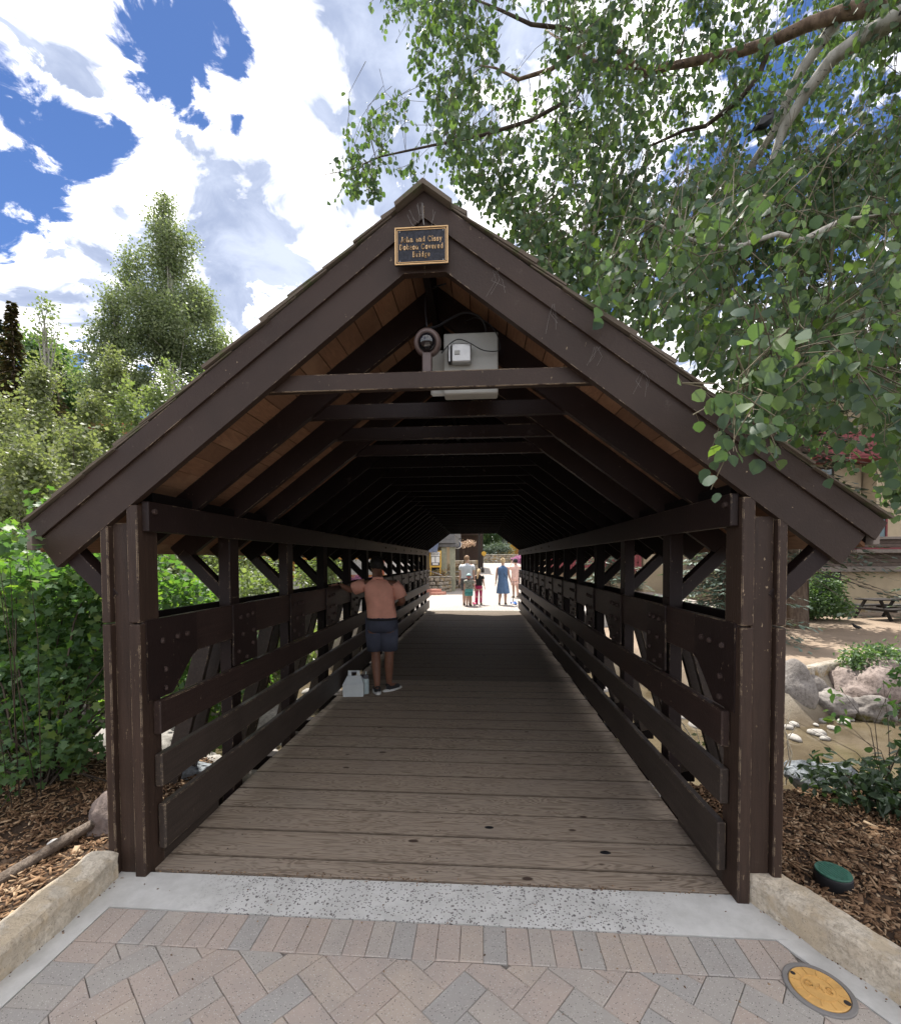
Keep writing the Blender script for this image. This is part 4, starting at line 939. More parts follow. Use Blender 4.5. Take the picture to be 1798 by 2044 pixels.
def person(label, loc, h, rz, J, skinm, cloth, hairm, hair='short', group=None, face=True):
    """J: joints on a 1.75 m body standing at the origin and looking along +Y."""
    o = thing('person', label, 'person', loc, group, rz); s = h/1.75; o.scale = (s, s, s)
    D = dict(pel=(0, 0, .96), bel=(0, 0, 1.10), che=(0, .0, 1.28), sh=(0, -.005, 1.42), nb=(0, -.005, 1.49), hd=(0, .015, 1.645),
             ls=(-.185, 0, 1.405), le=(-.235, -.02, 1.13), lw=(-.25, .06, .89), rs=(.185, 0, 1.405), re=(.235, -.02, 1.13), rw=(.25, .06, .89),
             lh=(-.09, 0, .90), lk=(-.10, .01, .50), la=(-.105, -.02, .085), rh=(.09, 0, .90), rk=(.10, .01, .50), ra=(.105, -.02, .085), w=1.0, look=(0, 1, 0))
    D.update(J); w = D['w']; P = {}; E = []
    def put(k, p, *r): P[k] = (*p, *[x for x in r])
    put('pel', D['pel'], .120*w, .09*w); put('bel', D['bel'], .118*w, .088*w); put('che', D['che'], .130*w, .092*w); put('sh', D['sh'], .095*w, .07*w); put('nb', D['nb'], .058, .056)
    hd = Vector(D['hd']); lk = Vector(D['look']).normalized(); sd = lk.cross(Vector((0, 0, 1))).normalized()
    put('hn', hd+Vector((0, 0, -.09)), .055, .058); put('hj', hd+Vector((0, 0, -.045))+lk*.008, .062, .075); put('hm', hd+Vector((0, 0, .02)), .072, .088); put('ht', hd+Vector((0, 0, .07)), .062, .074)
    E += [('pel', 'bel'), ('bel', 'che'), ('che', 'sh'), ('sh', 'nb'), ('nb', 'hn'), ('hn', 'hj'), ('hj', 'hm'), ('hm', 'ht')]
    for q in 'lr':
        put(q+'s', D[q+'s'], .058*w, .056*w); put(q+'u', limb(D[q+'s'], D[q+'e'], .5), .048*w, .048*w); put(q+'e', D[q+'e'], .040*w, .040*w); put(q+'f', limb(D[q+'e'], D[q+'w'], .35), .038*w, .038*w); put(q+'w', D[q+'w'], .024*w, .022*w)
        E += [('sh', q+'s'), (q+'s', q+'u'), (q+'u', q+'e'), (q+'e', q+'f'), (q+'f', q+'w')]
        put(q+'h', D[q+'h'], .092*w, .095*w); put(q+'t', limb(D[q+'h'], D[q+'k'], .5), .080*w, .082*w); put(q+'k', D[q+'k'], .055*w, .055*w)
        c_ = limb(D[q+'k'], D[q+'a'], .3); put(q+'c', (c_[0], c_[1]-.015, c_[2]), .056*w, .060*w); put(q+'a', D[q+'a'], .034*w, .036*w)
        a = Vector(D[q+'a']); td = Vector(D.get(q+'toe', (.02 if q == 'r' else -.02, .15, -.055)))
        put(q+'o', a+td, .034, .022); E += [('pel', q+'h'), (q+'h', q+'t'), (q+'t', q+'k'), (q+'k', q+'c'), (q+'c', q+'a'), (q+'a', q+'o')]
    skin('body', P, E, M[skinm], o, 2)
    for q in 'lr':
        e_, w_ = Vector(D[q+'e']), Vector(D[q+'w']); hand(o, w_, w_-e_+Vector(D.get(q+'hd', (0, 0, 0))), D.get(q+'up', (1 if q == 'l' else -1, 0, 0)), M[skinm], 1.0*w**.5, D.get('curl', .4))
    if face:                              # nose, ears
        m = MB(); n0 = hd+lk*.090+Vector((0, 0, -.005))
        m.add([tuple(n0+Vector((0, 0, .03))), tuple(n0+sd*.016-Vector((0, 0, .02))), tuple(n0-sd*.016-Vector((0, 0, .02))), tuple(n0+lk*.026-Vector((0, 0, .012)))], [(0, 1, 3), (0, 3, 2), (1, 2, 3), (0, 2, 1)])
        m.build('nose', M[skinm], o, True)
        for q in (-1, 1):
            T = Matrix.Translation(hd+sd*q*.076+Vector((0, 0, 0)))
            rm = MB(); rm.lathe([(.002, -.008), (.020, -.004), (.022, .002), (.012, .006)], 10, T @ Matrix.Rotation(R(90), 4, sd.cross(Vector((0, 0, 1)))), 1, 1); rm.build('ear', M[skinm], o, True)
            MB().lathe([(.001, -.006), (.008, -.003), (.009, .002), (.004, .006)], 8, Matrix.Translation(hd+lk*.080+sd*q*.032+Vector((0, 0, .018)))).build('eye', M['black'], o, True)
        MB().box(-.024, .024, -.003, .003, -.004, .004, .002, Matrix.Translation(hd+lk*.086+Vector((0, 0, -.048))) @ Matrix(((sd.x, lk.x, 0, 0), (sd.y, lk.y, 0, 0), (0, 0, 1, 0), (0, 0, 0, 1)))).build('mouth', M['red'] if 0 else M['skin'], o)
    # hair as a cap, opening towards the face
    bm = bmesh.new(); bmesh.ops.create_icosphere(bm, subdivisions=4, radius=1)
    dl = []
    for v_ in bm.verts:
        n_ = v_.co.normalized(); f = n_.dot(lk)
        low = -.55 if hair != 'long' else -.8
        if (f > .55 and n_.z < .42) or n_.z < low+max(0, f)*.9: dl.append(v_); continue
        r_ = Vector((.086, .102, .108)); p = Vector((n_.x*.088, n_.y*.088, n_.z*.112))+lk*(f*.014)
        p += n_*noise.noise(n_*5+Vector((h, 3, 1)))*.010; v_.co = p+hd+Vector((0, 0, .025))-lk*.006
    bmesh.ops.delete(bm, geom=dl, context='VERTS'); me = bpy.data.meshes.new('hair'); bm.to_mesh(me); bm.free(); me.materials.append(M[hairm])
    me.polygons.foreach_set('use_smooth', [True]*len(me.polygons)); link('hair', me, o)
    for spec in cloth: 
        kind, mt = spec[:2]
        if kind == 'shirt':
            g_ = spec[2] if len(spec) > 2 else .45; m = MB(); pe, be, ch, sh_, nb = (Vector(D[k]) for k in ('pel', 'bel', 'che', 'sh', 'nb'))
            loft(m, [(pe.x, pe.y, pe.z-.015, .163*w, .128*w), (pe.x, pe.y, pe.z+.03, .166*w, .130*w), (be.x, be.y, be.z, .160*w, .126*w), (ch.x, ch.y, ch.z-.04, .170*w, .128*w), (ch.x, ch.y, ch.z+.05, .176*w, .122*w),
                     (sh_.x, sh_.y, sh_.z-.015, .168*w, .100*w), (sh_.x, sh_.y, sh_.z+.025, .130*w, .080*w), (nb.x, nb.y, nb.z-.025, .078, .070), (nb.x, nb.y, nb.z+.005, .060, .060)])
            if g_ > 0:
                for q in 'lr':
                    a = Vector(D[q+'s']); a = a+(Vector(D['sh'])-a)*.45+Vector((0, 0, -.015)); b = Vector(limb(D[q+'s'], D[q+'e'], min(g_+.12, .95))); mid = Vector(limb(D[q+'s'], D[q+'e'], g_*.4))
                    m.tube([a, Vector(D[q+'s'])*.7+mid*.3, mid, b], [.050*w, .070*w, .076*w, .074*w], 18)
            m.build('shirt', M[mt], o, True)
        if kind in ('shorts', 'trousers'):
            t_ = spec[2] if len(spec) > 2 else .92; m = MB(); pe = Vector(D['pel']); hz = D['lh'][2]; k_ = 1.0 if kind == 'shorts' else .93
            loft(m, [(pe.x, pe.y, pe.z+.075, .150*w*k_, .118*w*k_), (pe.x, pe.y, pe.z, .164*w*k_, .130*w*k_), (pe.x, pe.y, hz-.02, .172*w*k_, .136*w*k_), (pe.x, pe.y, hz-.09, .168*w*k_, .120*w*k_), (pe.x, pe.y, hz-.13, .135*w*k_, .085*w*k_)])
            for q in 'lr':
                h_ = Vector(D[q+'h']); kn_ = Vector(D[q+'k']); an = Vector(D[q+'a'])
                if kind == 'shorts': pts = [h_+Vector((0, 0, .06)), h_*.6+kn_*.4, h_*(1-t_)+kn_*t_]; rr = [.099*w, .106*w, .096*w]
                else: pts = [h_, h_*.5+kn_*.5, kn_, kn_*.6+an*.4, an+Vector((0, 0, .01))]; rr = [.088*w, .080*w, .060*w, .060*w, .055*w]
                m.tube(pts, rr, 20)
            m.build(kind, M[mt], o, True)
        if kind == 'shoes':
            for q in 'lr':
                a = Vector(P[q+'a'][:3]); t = Vector(P[q+'o'][:3]); b_ = a-(t-a).normalized()*.06; b_.z = t.z+.006
                skin('shoe', {'b': (*b_, .040, .036), 'm': (*((a+t)/2*1.0-Vector((0, 0, .012))), .046, .040), 't': (t.x, t.y, t.z+.004, .042, .028), 'n': (a.x, a.y, a.z+.0, .043, .043)}, [('b', 'm'), ('m', 't'), ('b', 'n')], M[mt], o, 2)
                d = (t-b_); d.z = 0; L = d.length+.07; d.normalize(); mid = (t+b_)/2
                T = Matrix.Translation((mid.x, mid.y, .012)) @ Matrix.Rotation(math.atan2(d.y, d.x), 4, 'Z'); MB().lathe([(.5, -.012), (.53, -.004), (.52, .010)], 20, T @ Matrix.Diagonal((L, .098, 1, 1))).build('sole', M[spec[2]] if len(spec) > 2 else M['sole'], o, True)
    return o, P, D
# man leaning on the rail
man, P, D = person('man in salmon polo shirt and dark shorts reaching one arm onto the left rail', (-1.03, 5.84, 0), 1.74, R(4), dict(
    w=1.14, look=(-.75, .66, -.05), hd=(-.055, .06, 1.635), nb=(-.03, .02, 1.495), sh=(-.01, 0, 1.415), che=(0, 0, 1.28), bel=(.0, 0, 1.12), pel=(.02, 0, .97),
    ls=(-.20, .01, 1.40), le=(-.40, .04, 1.325), lw=(-.545, .03, 1.405), lhd=(0, 0, -.10), lup=(0, 0, 1), rs=(.20, -.01, 1.40), re=(.295, .0, 1.17), rw=(.19, .20, 1.12), rup=(0, 0, 1),
    lh=(-.085, 0, .91), lk=(-.07, .03, .50), la=(-.035, -.09, .085), ltoe=(-.05, .15, -.05), rh=(.11, 0, .91), rk=(.11, .0, .50), ra=(.10, .02, .085), rtoe=(.12, .13, -.05)),
    'skin_tan', [('shirt', 'salmon', .62), ('shorts', 'navy', .90), ('shoes', 'shoe', 'sole')], 'hair_dark')
_c = skin('collar', {'a': (-.085, -.01, 1.475, .020), 'b': (-.03, -.075, 1.49, .020), 'c': (.05, -.03, 1.475, .020)}, [('a', 'b'), ('b', 'c')], M['salmon'], man, 1)
MB().lathe([(.206, -.012), (.208, 0), (.206, .012)], 28, Matrix.Translation((.02, 0, .955)), 1, .79).build('belt', M['black_cloth'], man, True)
# white gable-top carton and flasks
bx_ = thing('carton', 'white gable-top cardboard carton with a handle on the deck by the left rail', 'carton', (-1.335, 5.66, 0), rz=R(6))
MB().add([(-.125, -.08, 0), (.125, -.08, 0), (.125, .08, 0), (-.125, .08, 0), (-.13, -.085, .155), (.13, -.085, .155), (.13, .085, .155), (-.13, .085, .155), (-.085, -.008, .245), (.085, -.008, .245), (.085, .008, .245), (-.085, .008, .245)],
    [(0, 3, 2, 1), (0, 1, 5, 4), (1, 2, 6, 5), (2, 3, 7, 6), (3, 0, 4, 7), (4, 5, 9, 8), (5, 6, 10, 9), (6, 7, 11, 10), (7, 4, 8, 11), (8, 9, 10, 11)]).build('carton_body', M['card'], bx_)
MB().box(-.075, -.032, -.004, .004, .246, .285, .001).box(.032, .075, -.004, .004, .246, .285, .001).box(-.0755, .0755, -.0045, .0045, .2855, .312, .004).build('handle', M['card'], bx_)
MB().box(-.035, .035, -.0052, -.0045, .2865, .300, 0).build('handle_slot', M['charcoal'], bx_)
fl_ = thing('flask', 'pale drinking flask with grey lid behind the white carton', 'flask', (-1.20, 5.73, 0))
MB().lathe([(.036, 0), (.038, .01), (.038, .175), (.030, .195)], 20).build('flask_body', M['flask'], fl_, True)
MB().lathe([(.031, .196), (.033, .205), (.032, .235), (.02, .245)], 18).build('lid', M['charcoal'], fl_, True)
MB().box(-.006, .006, -.004, .004, .246, .285, .003).build('spout', M['flask'], fl_)
bg_ = MB().lathe([(.05, 0), (.07, .04), (.075, .12), (.05, .17), (.02, .18)], 14, None, 1, .7); 
for i, v_ in enumerate(bg_.v): n_ = noise.noise(Vector(v_)*20)*.012; bg_.v[i] = (v_[0]+n_, v_[1]+n_, v_[2])
o = bg_.build('cloth_bag', M['table'], smooth=True); o.location = (-1.31, 5.98, 0); tag(o, 'small crumpled dark bag behind the white carton', 'bag')
# family beyond the bridge
fa, _, _ = person('man in pale tee and charcoal shorts standing in the sun beyond the bridge', (-.27, 17.15, .012), 1.84, R(-8), dict(w=1.28, look=(.65, .75, -.05), lw=(-.27, .05, .88), rw=(.26, .10, .90)),
    'skin_pale', [('shirt', 'white_cloth', .45), ('shorts', 'charcoal', .92), ('shoes', 'tan', 'tan')], 'hair_brown')
hdp = Vector((0, .015, 1.645)); MB().box(-.075, .075, -.01, .012, -.018, .018, .006, Matrix.Translation(hdp+Vector((.06, .072, .02))) @ Matrix.Rotation(R(-40), 4, 'Z')).build('sunglasses', M['black'], fa)
by, _, _ = person('small child in red and mint helmet, printed tee and teal shorts', (-.19, 16.75, .012), 1.17, R(0), dict(w=1.3, hd=(0, .01, 1.62), rw=(.33, -.03, .95), re=(.27, -.02, 1.14)),
    'skin_pale', [('shirt', 'print', .5), ('shorts', 'teal', .8), ('shoes', 'tan', 'tan')], 'hair_brown')
hm = MB().lathe([(.125, -.01), (.135, .02), (.130, .07), (.10, .125), (.05, .155), (.005, .162)], 24, Matrix.Translation((0, .01, 1.64)), 1, 1.12); hm.build('helmet', M['mint'], by, True)
MB().lathe([(.122, -.07), (.134, -.04), (.137, -.011)], 24, Matrix.Translation((0, .01, 1.66)), 1, 1.10).build('helmet_band', M['red'], by, True)
gi, _, _ = person('girl with long blond ponytail, black top and raspberry leggings beside a scooter', (.17, 17.45, .012), 1.34, R(-12), dict(w=1.08, rw=(.27, .02, .90), lw=(-.20, .22, 1.05), le=(-.24, .0, 1.18)),
    'skin_pale', [('shirt', 'black_cloth', .35), ('trousers', 'pink_cloth'), ('shoes', 'tan', 'tan')], 'hair_blond', 'long')
skin('ponytail', {'a': (0, -.09, 1.70, .04), 'b': (-.01, -.15, 1.60, .055), 'c': (-.03, -.145, 1.42, .050), 'd': (-.05, -.13, 1.27, .022)}, [('a', 'b'), ('b', 'c'), ('c', 'd')], M['hair_blond'], gi, 2)
MB().lathe([(.15, -.07), (.17, 0), (.15, .05)], 20, Matrix.Translation((0, 0, .98)), 1, .8).build('waist_pouch', M['pale_pink'], gi, True)
wo_, _, _ = person('woman in blue sleeveless midi dress with a crossbody strap and blond updo', (1.07, 17.3, .012), 1.74, R(-10), dict(w=1.12, look=(.35, .9, -.15), rw=(.30, .05, .88), lw=(-.27, .03, .87), lk=(-.09, .02, .5), la=(-.13, -.03, .085), ra=(.10, -.02, .085)),
    'skin_pale', [('shirt', 'denim', 0), ('shoes', 'tan', 'sole')], 'hair_blond', 'long')
dr = MB(); nn = 48; prof = [(.135, 1.28), (.150, 1.12), (.165, 1.02), (.20, .85), (.225, .68), (.245, .50), (.25, .44)]
vs = []
for q, (r_, z) in enumerate(prof):
    for j in range(nn):
        a = 2*math.pi*j/nn; f = 1+(.055*math.sin(a*11+q*.3)+.03*math.sin(a*5))*max(0, (1.1-z))*1.6; vs.append((r_*f*math.cos(a), r_*f*.85*math.sin(a), z))
dr.add(vs, [(i*nn+j, i*nn+(j+1) % nn, (i+1)*nn+(j+1) % nn, (i+1)*nn+j) for i in range(len(prof)-1) for j in range(nn)]); dr.build('dress_skirt', M['denim'], wo_, True)
MB().tube([(-.12, -.02, 1.44), (-.04, -.125, 1.32), (.08, -.14, 1.15), (.17, -.08, 1.0)], .009, 5).build('bag_strap', M['black_cloth'], wo_)
skin('bun', {'a': (0, -.05, 1.76, .05), 'b': (0, -.10, 1.74, .045)}, [('a', 'b')], M['hair_blond'], wo_, 1)
ph, _, _ = person('person in pale pink and a dark cap raising a phone behind the woman in blue', (1.78, 20.6, .012), 1.70, R(25), dict(w=1.15, look=(-.3, 1, .1), rw=(.16, .30, 1.60), re=(.27, .18, 1.33), lw=(-.05, .32, 1.58), le=(-.25, .18, 1.33)),
    'skin_pale', [('shirt', 'pale_pink', .5), ('shorts', 'pale_pink', .8), ('shoes', 'tan', 'tan')], 'hair_dark')
MB().lathe([(.098, -.01), (.102, .03), (.09, .09), (.05, .115), (.005, .12)], 20, Matrix.Translation((0, .01, 1.68)), 1, 1.1).build('cap', M['black_cloth'], ph, True)
MB().box(-.035, .035, -.005, .005, -.07, .07, .004, Matrix.Translation((.06, .44, 1.70))).build('phone', M['black'], ph)
def scooter(label, loc, rz, cm, cm2, h):
    o = thing('kick_scooter', label, 'scooter', loc, 'kick scooters beyond the bridge', rz)
    MB().tube([(0, .12, .09), (0, .07, h)], .014, 8).build('stem', M[cm2], o); MB().tube([(-.13, .07, h), (.13, .07, h)], .012, 8).build('handlebar', M[cm2], o)
    MB().box(-.055, .055, -.28, .13, .045, .07, .01).build('deck', M[cm], o)
    for x, y in ((-.09, .13), (.09, .13), (0, -.27)): MB().lathe([(.045, -.013), (.055, -.008), (.055, .008), (.045, .013)], 16, Matrix.Translation((x, y, .056)) @ Matrix.Rotation(R(90), 4, 'Y')).build('wheel', M[cm], o)
    MB().tube([(-.09, .13, .06), (0, .12, .12), (.09, .13, .06)], .014, 6).build('front_axle', M[cm], o); return o
scooter('blue three wheeled kick scooter with a tall dark stem beside the woman in blue', (1.50, 17.5, .012), R(12), 'blue', 'black', .86)
scooter('pink kick scooter with raspberry handlebar between the man and the girl', (.02, 17.35, .012), R(-5), 'pinkplast', 'pinkplast', .88)
# ------------------------------------------------------------------ foliage helpers
def split_leaves(P, tip, nr, S, LV, LF, mat, parent, lone=300, name='leaf', rest='leaves'):
    """the leaves that look largest from the path become single parts, the others one part"""
    if lone:
        rel = P-CAM; zf = rel @ _F; px = 899+CF*(rel @ _R2)/np.maximum(zf, .1); py = 1146-CF*(rel @ _U2)/np.maximum(zf, .1)
        vis = (zf > .3) & (px > -10) & (px < 1808) & (py > -10) & (py < 2054); key = np.where(vis, S/np.maximum(zf, .3), 0)
        o = np.argsort(-key); a, b = o[:lone], o[lone:]
        lone_leaves(LV, LF, P[a], tip[a], nr[a], S[a], mat, parent, name)
    else: b = np.arange(len(P))
    if len(b): cloud(rest, LV, LF, P[b], tip[b], nr[b], S[b], mat, parent, kind='stuff')
def tufts(blobs, n, per, spread, shell=.45, clump=.0):
    """positions in ellipsoids, in little tufts; returns P and outward directions"""
    w = np.array([b[3]*b[4]*b[5] for b in blobs])**.72; w /= w.sum(); P = []; O = []
    nt = max(1, n//per); ch = rng.choice(len(blobs), nt, p=w)
    for k in ch:
        b = blobs[k]; 
        for _ in range(6):
            d = rnd(1)[0]; r_ = rng.random()**shell; q = np.array(b[:3])+d*r_*np.array(b[3:6])
            if not clump or noise.noise(Vector(q*clump)) > rng.normal()*.18-.02: break
        P.append(q+rng.normal(size=(per, 3))*spread); O.append(np.tile(d, (per, 1)))
    return np.concatenate(P), np.concatenate(O)
def orient(n, O, out=.6, down=.3, up=.6):
    tip = rnd(n)*.8+O*out+np.array([0, 0, -down]); nr = rnd(n)*.8+np.array([0, 0, up]); return tip, nr
def trunk_tube(pts, rad, mat, parent, name='trunk', n=10, wob=.0):
    m = MB().tube(pts, rad, n)
    if wob:
        for i, v_ in enumerate(m.v):
            k = noise.noise(Vector(v_)*3)*wob; m.v[i] = (v_[0]+k, v_[1]+k*.7, v_[2])
    return m.build(name, mat, parent, smooth=True)
def plant(name, label, cat, base, blobs, n, size, mat, LV=TRI_V, LF=TRI_F, per=6, spread=.1, stems=6, stem_r=.012, smat='bark_dark', shell=.45, clump=0, group=None, lone=0, down=.3, up=.6, trunk=None, szv=.35):
    o = thing(name, label, cat, tuple(base), group); B = np.array(base)
    P, O = tufts(blobs, n, per, spread, shell, clump); P = P-B; tip, nr = orient(len(P), O, .6, down, up)
    S = size*(1+rng.normal(size=len(P))*szv*.5).clip(.5, 1.7)
    split_leaves(P, tip, nr, S, LV, LF, M[mat], o, lone)
    if trunk:
        h, r0 = trunk; k = 8; pts = [(math.sin(i*.9+B[0])*.02*h*i/k, math.cos(i*1.3)*.015*h*i/k, h*i/k) for i in range(k+1)]
        trunk_tube(pts, [r0*(1-.85*i/k)+.004 for i in range(k+1)], M[smat], o)
    st = MB()
    for s_ in range(stems):
        b = blobs[s_ % len(blobs)]; e = np.array(b[:3])+rnd(1)[0]*np.array(b[3:6])*.75-B; e[2] = max(e[2], .1)
        z0 = trunk[0]*random.uniform(.15, .8) if trunk else 0; a = np.array([random.uniform(-.08, .08), random.uniform(-.08, .08), 0]) if not trunk else np.array([0, 0, min(z0, e[2]*.95)])
        m_ = a*.45+e*.55+np.array([random.uniform(-.08, .08), random.uniform(-.08, .08), .12*(e[2]-a[2])*(0 if trunk else 1)])
        st.tube([a, (a+m_)/2+rng.normal(size=3)*.02, m_, e], [stem_r, stem_r*.8, stem_r*.6, stem_r*.25], 5, False)
    if stems: st.build('branches', M[smat], o, smooth=True, kind='stuff')
    return o
# ------------------------------------------------------------------ the aspen overhead
AS = thing('aspen_tree', 'large aspen reaching over the bridge from the right with drooping leafy boughs', 'tree', (6.2, .6, 0)); AB = Vector((6.2, .6, 0))
def AP(l): return [Vector(at(px, py, d))-AB for px, py, d in l]
fork = Vector((5.9, .9, 4.6))-AB
trunk_tube([(0, 0, -.1), (-.05, .05, 1.5), (-.15, .1, 3.2), fork, fork+Vector((.3, .5, 2)), fork+Vector((.5, .9, 5))], [.24, .20, .17, .14, .10, .03], M['bark_white'], AS, n=16)
# boughs: pixel anchor points with their real distances
j1 = AP([(1880, -60, 3.6)])[0]; j2 = AP([(1870, -20, 3.5)])[0]
B1 = [fork, (fork+j1)/2+Vector((0, 0, .3)), j1]+AP([(1798, 3, 3.9), (1687, 22, 4.1), (1609, 50, 4.3), (1539, 83, 4.5), (1465, 106, 4.7), (1367, 126, 4.9), (1290, 140, 5.1), (1180, 120, 5.4), (1090, 60, 5.8)])
trunk_tube(B1, [.11, .10, .085, .075, .062, .054, .05, .045, .038, .028, .02, .01], M['bark_brown'], AS, 'bough', 12, .01)
B2 = [fork, (fork+j2)/2+Vector((0, 0, .1)), j2]+AP([(1798, 30, 3.7), (1711, 81, 3.9), (1662, 116, 4.0), (1612, 180, 4.15), (1563, 256, 4.3), (1539, 330, 4.4), (1520, 430, 4.5), (1500, 520, 4.6)])
trunk_tube(B2, [.11, .095, .085, .072, .064, .058, .05, .042, .03, .018, .01], M['bark_white'], AS, 'bough', 12, .008)
B3 = AP([(1700, 8, 4.15), (1669, 44, 4.2), (1633, 91, 4.3), (1600, 138, 4.4), (1571, 197, 4.5), (1549, 256, 4.6), (1490, 345, 4.8), (1453, 394, 5.0), (1400, 480, 5.2)])
trunk_tube(B3, [.055, .052, .048, .045, .042, .042, .04, .03, .012], M['bark_white'], AS, 'bough', 10, .006)
B4 = AP([(1536, 90, 4.5), (1515, 150, 4.55), (1472, 202, 4.6), (1408, 251, 4.8), (1367, 259, 4.9), (1300, 290, 5.1), (1240, 300, 5.3)])
trunk_tube(B4, [.028, .026, .024, .022, .018, .012, .006], M['bark_dark'], AS, 'bough', 8, .006)
B5 = AP([(1820, 420, 3.2), (1680, 440, 3.1), (1600, 480, 3.0), (1551, 466, 2.9), (1477, 490, 2.8), (1416, 492, 2.75), (1367, 473, 2.7), (1300, 440, 2.75)])
trunk_tube(B5, [.02, .02, .018, .015, .014, .013, .010, .005], M['bark_white'], AS, 'bough', 8, .004)
B6 = AP([(1367, 126, 4.9), (1290, 150, 4.8), (1199, 72, 4.8), (1150, 100, 4.9), (1099, 138, 5.0), (1034, 158, 5.1), (989, 135, 5.2), (960, 130, 5.3)])
trunk_tube(B6, [.03, .028, .026, .025, .022, .018, .012, .006], M['bark_brown'], AS, 'bough', 8, .004)
B7 = AP([(1199, 72, 4.8), (1120, 55, 4.7), (1060, 48, 4.7), (1000, 20, 4.8), (930, -10, 4.9)])
trunk_tube(B7, [.022, .02, .018, .014, .008], M['bark_dark'], AS, 'bough', 8, .004)
B8 = AP([(1200, 110, 4.8), (1150, 190, 4.6), (1060, 240, 4.5), (960, 270, 4.5), (860, 290, 4.6), (760, 312, 4.7), (700, 338, 4.75), (630, 352, 4.8)])
trunk_tube(B8, [.022, .02, .018, .015, .011, .008, .005, .003], M['bark_dark'], AS, 'bough', 6, .004)
B9 = AP([(1820, 620, 2.9), (1720, 640, 2.6), (1600, 700, 2.2), (1520, 770, 1.9), (1480, 830, 1.75)])
trunk_tube(B9, [.014, .012, .010, .007, .004], M['twig'], AS, 'bough', 6, .003)
boughs = [B1[3:], B2[3:], B3, B4, B5, B6, B7, B8, B9]
bpts = np.array([tuple(p.lerp(q, t/6)+AB) for b in boughs for p, q in zip(b, b[1:]) for t in range(6)])
def inpoly(x, y, poly):
    c = False; n = len(poly)
    for i in range(n):
        (x1, y1), (x2, y2) = poly[i], poly[i-1]
        if (y1 > y) != (y2 > y) and x < (x2-x1)*(y-y1)/(y2-y1)+x1: c = not c
    return c
regs = [
 ([(760, -60), (1860, -60), (1860, 420), (1340, 620), (1160, 575), (1060, 500), (1000, 420), (900, 320), (850, 180), (770, 20)], 3.6, 6.8, 1650, .064, .72),
 ([(1110, 560), (1180, 430), (1400, 330), (1860, 300), (1860, 1030), (1790, 1020), (1700, 935), (1560, 860), (1440, 770), (1380, 705), (1260, 640)], 2.9, 5.2, 900, .060, .25),
 ([(1160, 560), (1300, 420), (1500, 380), (1860, 360), (1860, 900), (1700, 880), (1580, 830), (1440, 720), (1300, 620)], 2.0, 2.9, 150, .058, .35),
 ([(1405, 760), (1450, 690), (1560, 690), (1570, 860), (1540, 895), (1470, 890), (1410, 860)], 1.45, 1.85, 17, .056, 0),
 ([(1600, 640), (1798, 600), (1860, 900), (1640, 900)], 1.7, 2.4, 22, .056, 0),
 ([(1850, -250), (2700, -250), (2600, 850), (1850, 1000)], 3.0, 6.0, 700, .060, .5),
 ([(800, -60), (1860, -60), (1860, -420), (900, -420)], 4.0, 6.5, 450, .060, .6),
 ([(690, 215), (760, 205), (880, 180), (930, 330), (860, 380), (800, 370), (730, 395), (690, 370), (625, 350), (640, 335), (700, 300)], 4.3, 5.2, 62, .058, .1),
 ([(850, 250), (1000, 250), (1120, 440), (1080, 500), (980, 420), (900, 360)], 3.8, 5.5, 75, .058, .2),
 ([(1000, 420), (1060, 470), (1160, 575), (1240, 640), (1160, 600), (1080, 540)], 3.4, 4.5, 40, .056, .2),
]
P_, T_, N_, S_ = [], [], [], []; tw = MB()
for poly, d0, d1, cnt, sz, gap in regs:
    xs_ = [p[0] for p in poly]; ys_ = [p[1] for p in poly]; k = 0; tries = 0
    while k < cnt and tries < cnt*30:
        tries += 1; x = random.uniform(min(xs_), max(xs_)); y = random.uniform(min(ys_), max(ys_))
        if not inpoly(x, y, poly): continue
        if ((x-1700)/75)**2+((y-890)/130)**2 < 1 and random.random() < .85: continue
        d = random.uniform(d0, d1); c = Vector(at(x, y, d))
        if gap and noise.noise(c*1.15+Vector((3, 1, 8))) < (gap-.55)*.55+random.uniform(-.22, .1): continue
        k += 1
        L = random.uniform(.16, .42); dr_ = Vector((random.uniform(-.7, .35), random.uniform(-.5, .4), random.uniform(-1.2, -.15))).normalized()
        st = c-dr_*L*.5; bend = Vector((random.uniform(-.05, .05), random.uniform(-.05, .05), .03)); pts = [st, c+bend, c+dr_*L*.5]
        near_i = np.argmin(((bpts-np.array(st))**2).sum(1)); nb = Vector(bpts[near_i])
        if (nb-st).length < .55: pts = [nb, (nb+st)/2+Vector((0, 0, .05))]+pts
        else: pts = [st-dr_*.25+Vector((.12, .1, .10))]+pts
        r_ = random.uniform(.0012, .0026); tw.tube([p-AB for p in pts], [r_*(1.5-.8*i/len(pts)) for i in range(len(pts))], 4, False)
        nl = random.randint(8, 15)
        for q in range(nl):
            t = q/nl*1.1; b = st+dr_*L*t+bend*max(0, 1-abs(t-.5)*2)
            side = Vector((random.gauss(0, 1), random.gauss(0, 1), random.gauss(-.35, .6))).normalized(); pet = b+side*random.uniform(.02, .055)
            if q % 2 == 0: tw.add([tuple(b-AB), tuple(pet-AB), tuple(pet-AB+Vector((.0012, 0, .0012))), tuple(b-AB+Vector((.0012, 0, .0012)))], [(0, 1, 2, 3)])
            P_.append(tuple(pet-AB)); T_.append(tuple(side*.6+Vector((0, 0, -.75))+Vector((random.gauss(0, .3), random.gauss(0, .3), 0)))); N_.append((random.gauss(0, .7), random.gauss(-.25, .7), random.gauss(.35, .5))); S_.append(sz*random.uniform(.65, 1.12))
P_, T_, N_, S_ = map(np.array, (P_, T_, N_, S_))
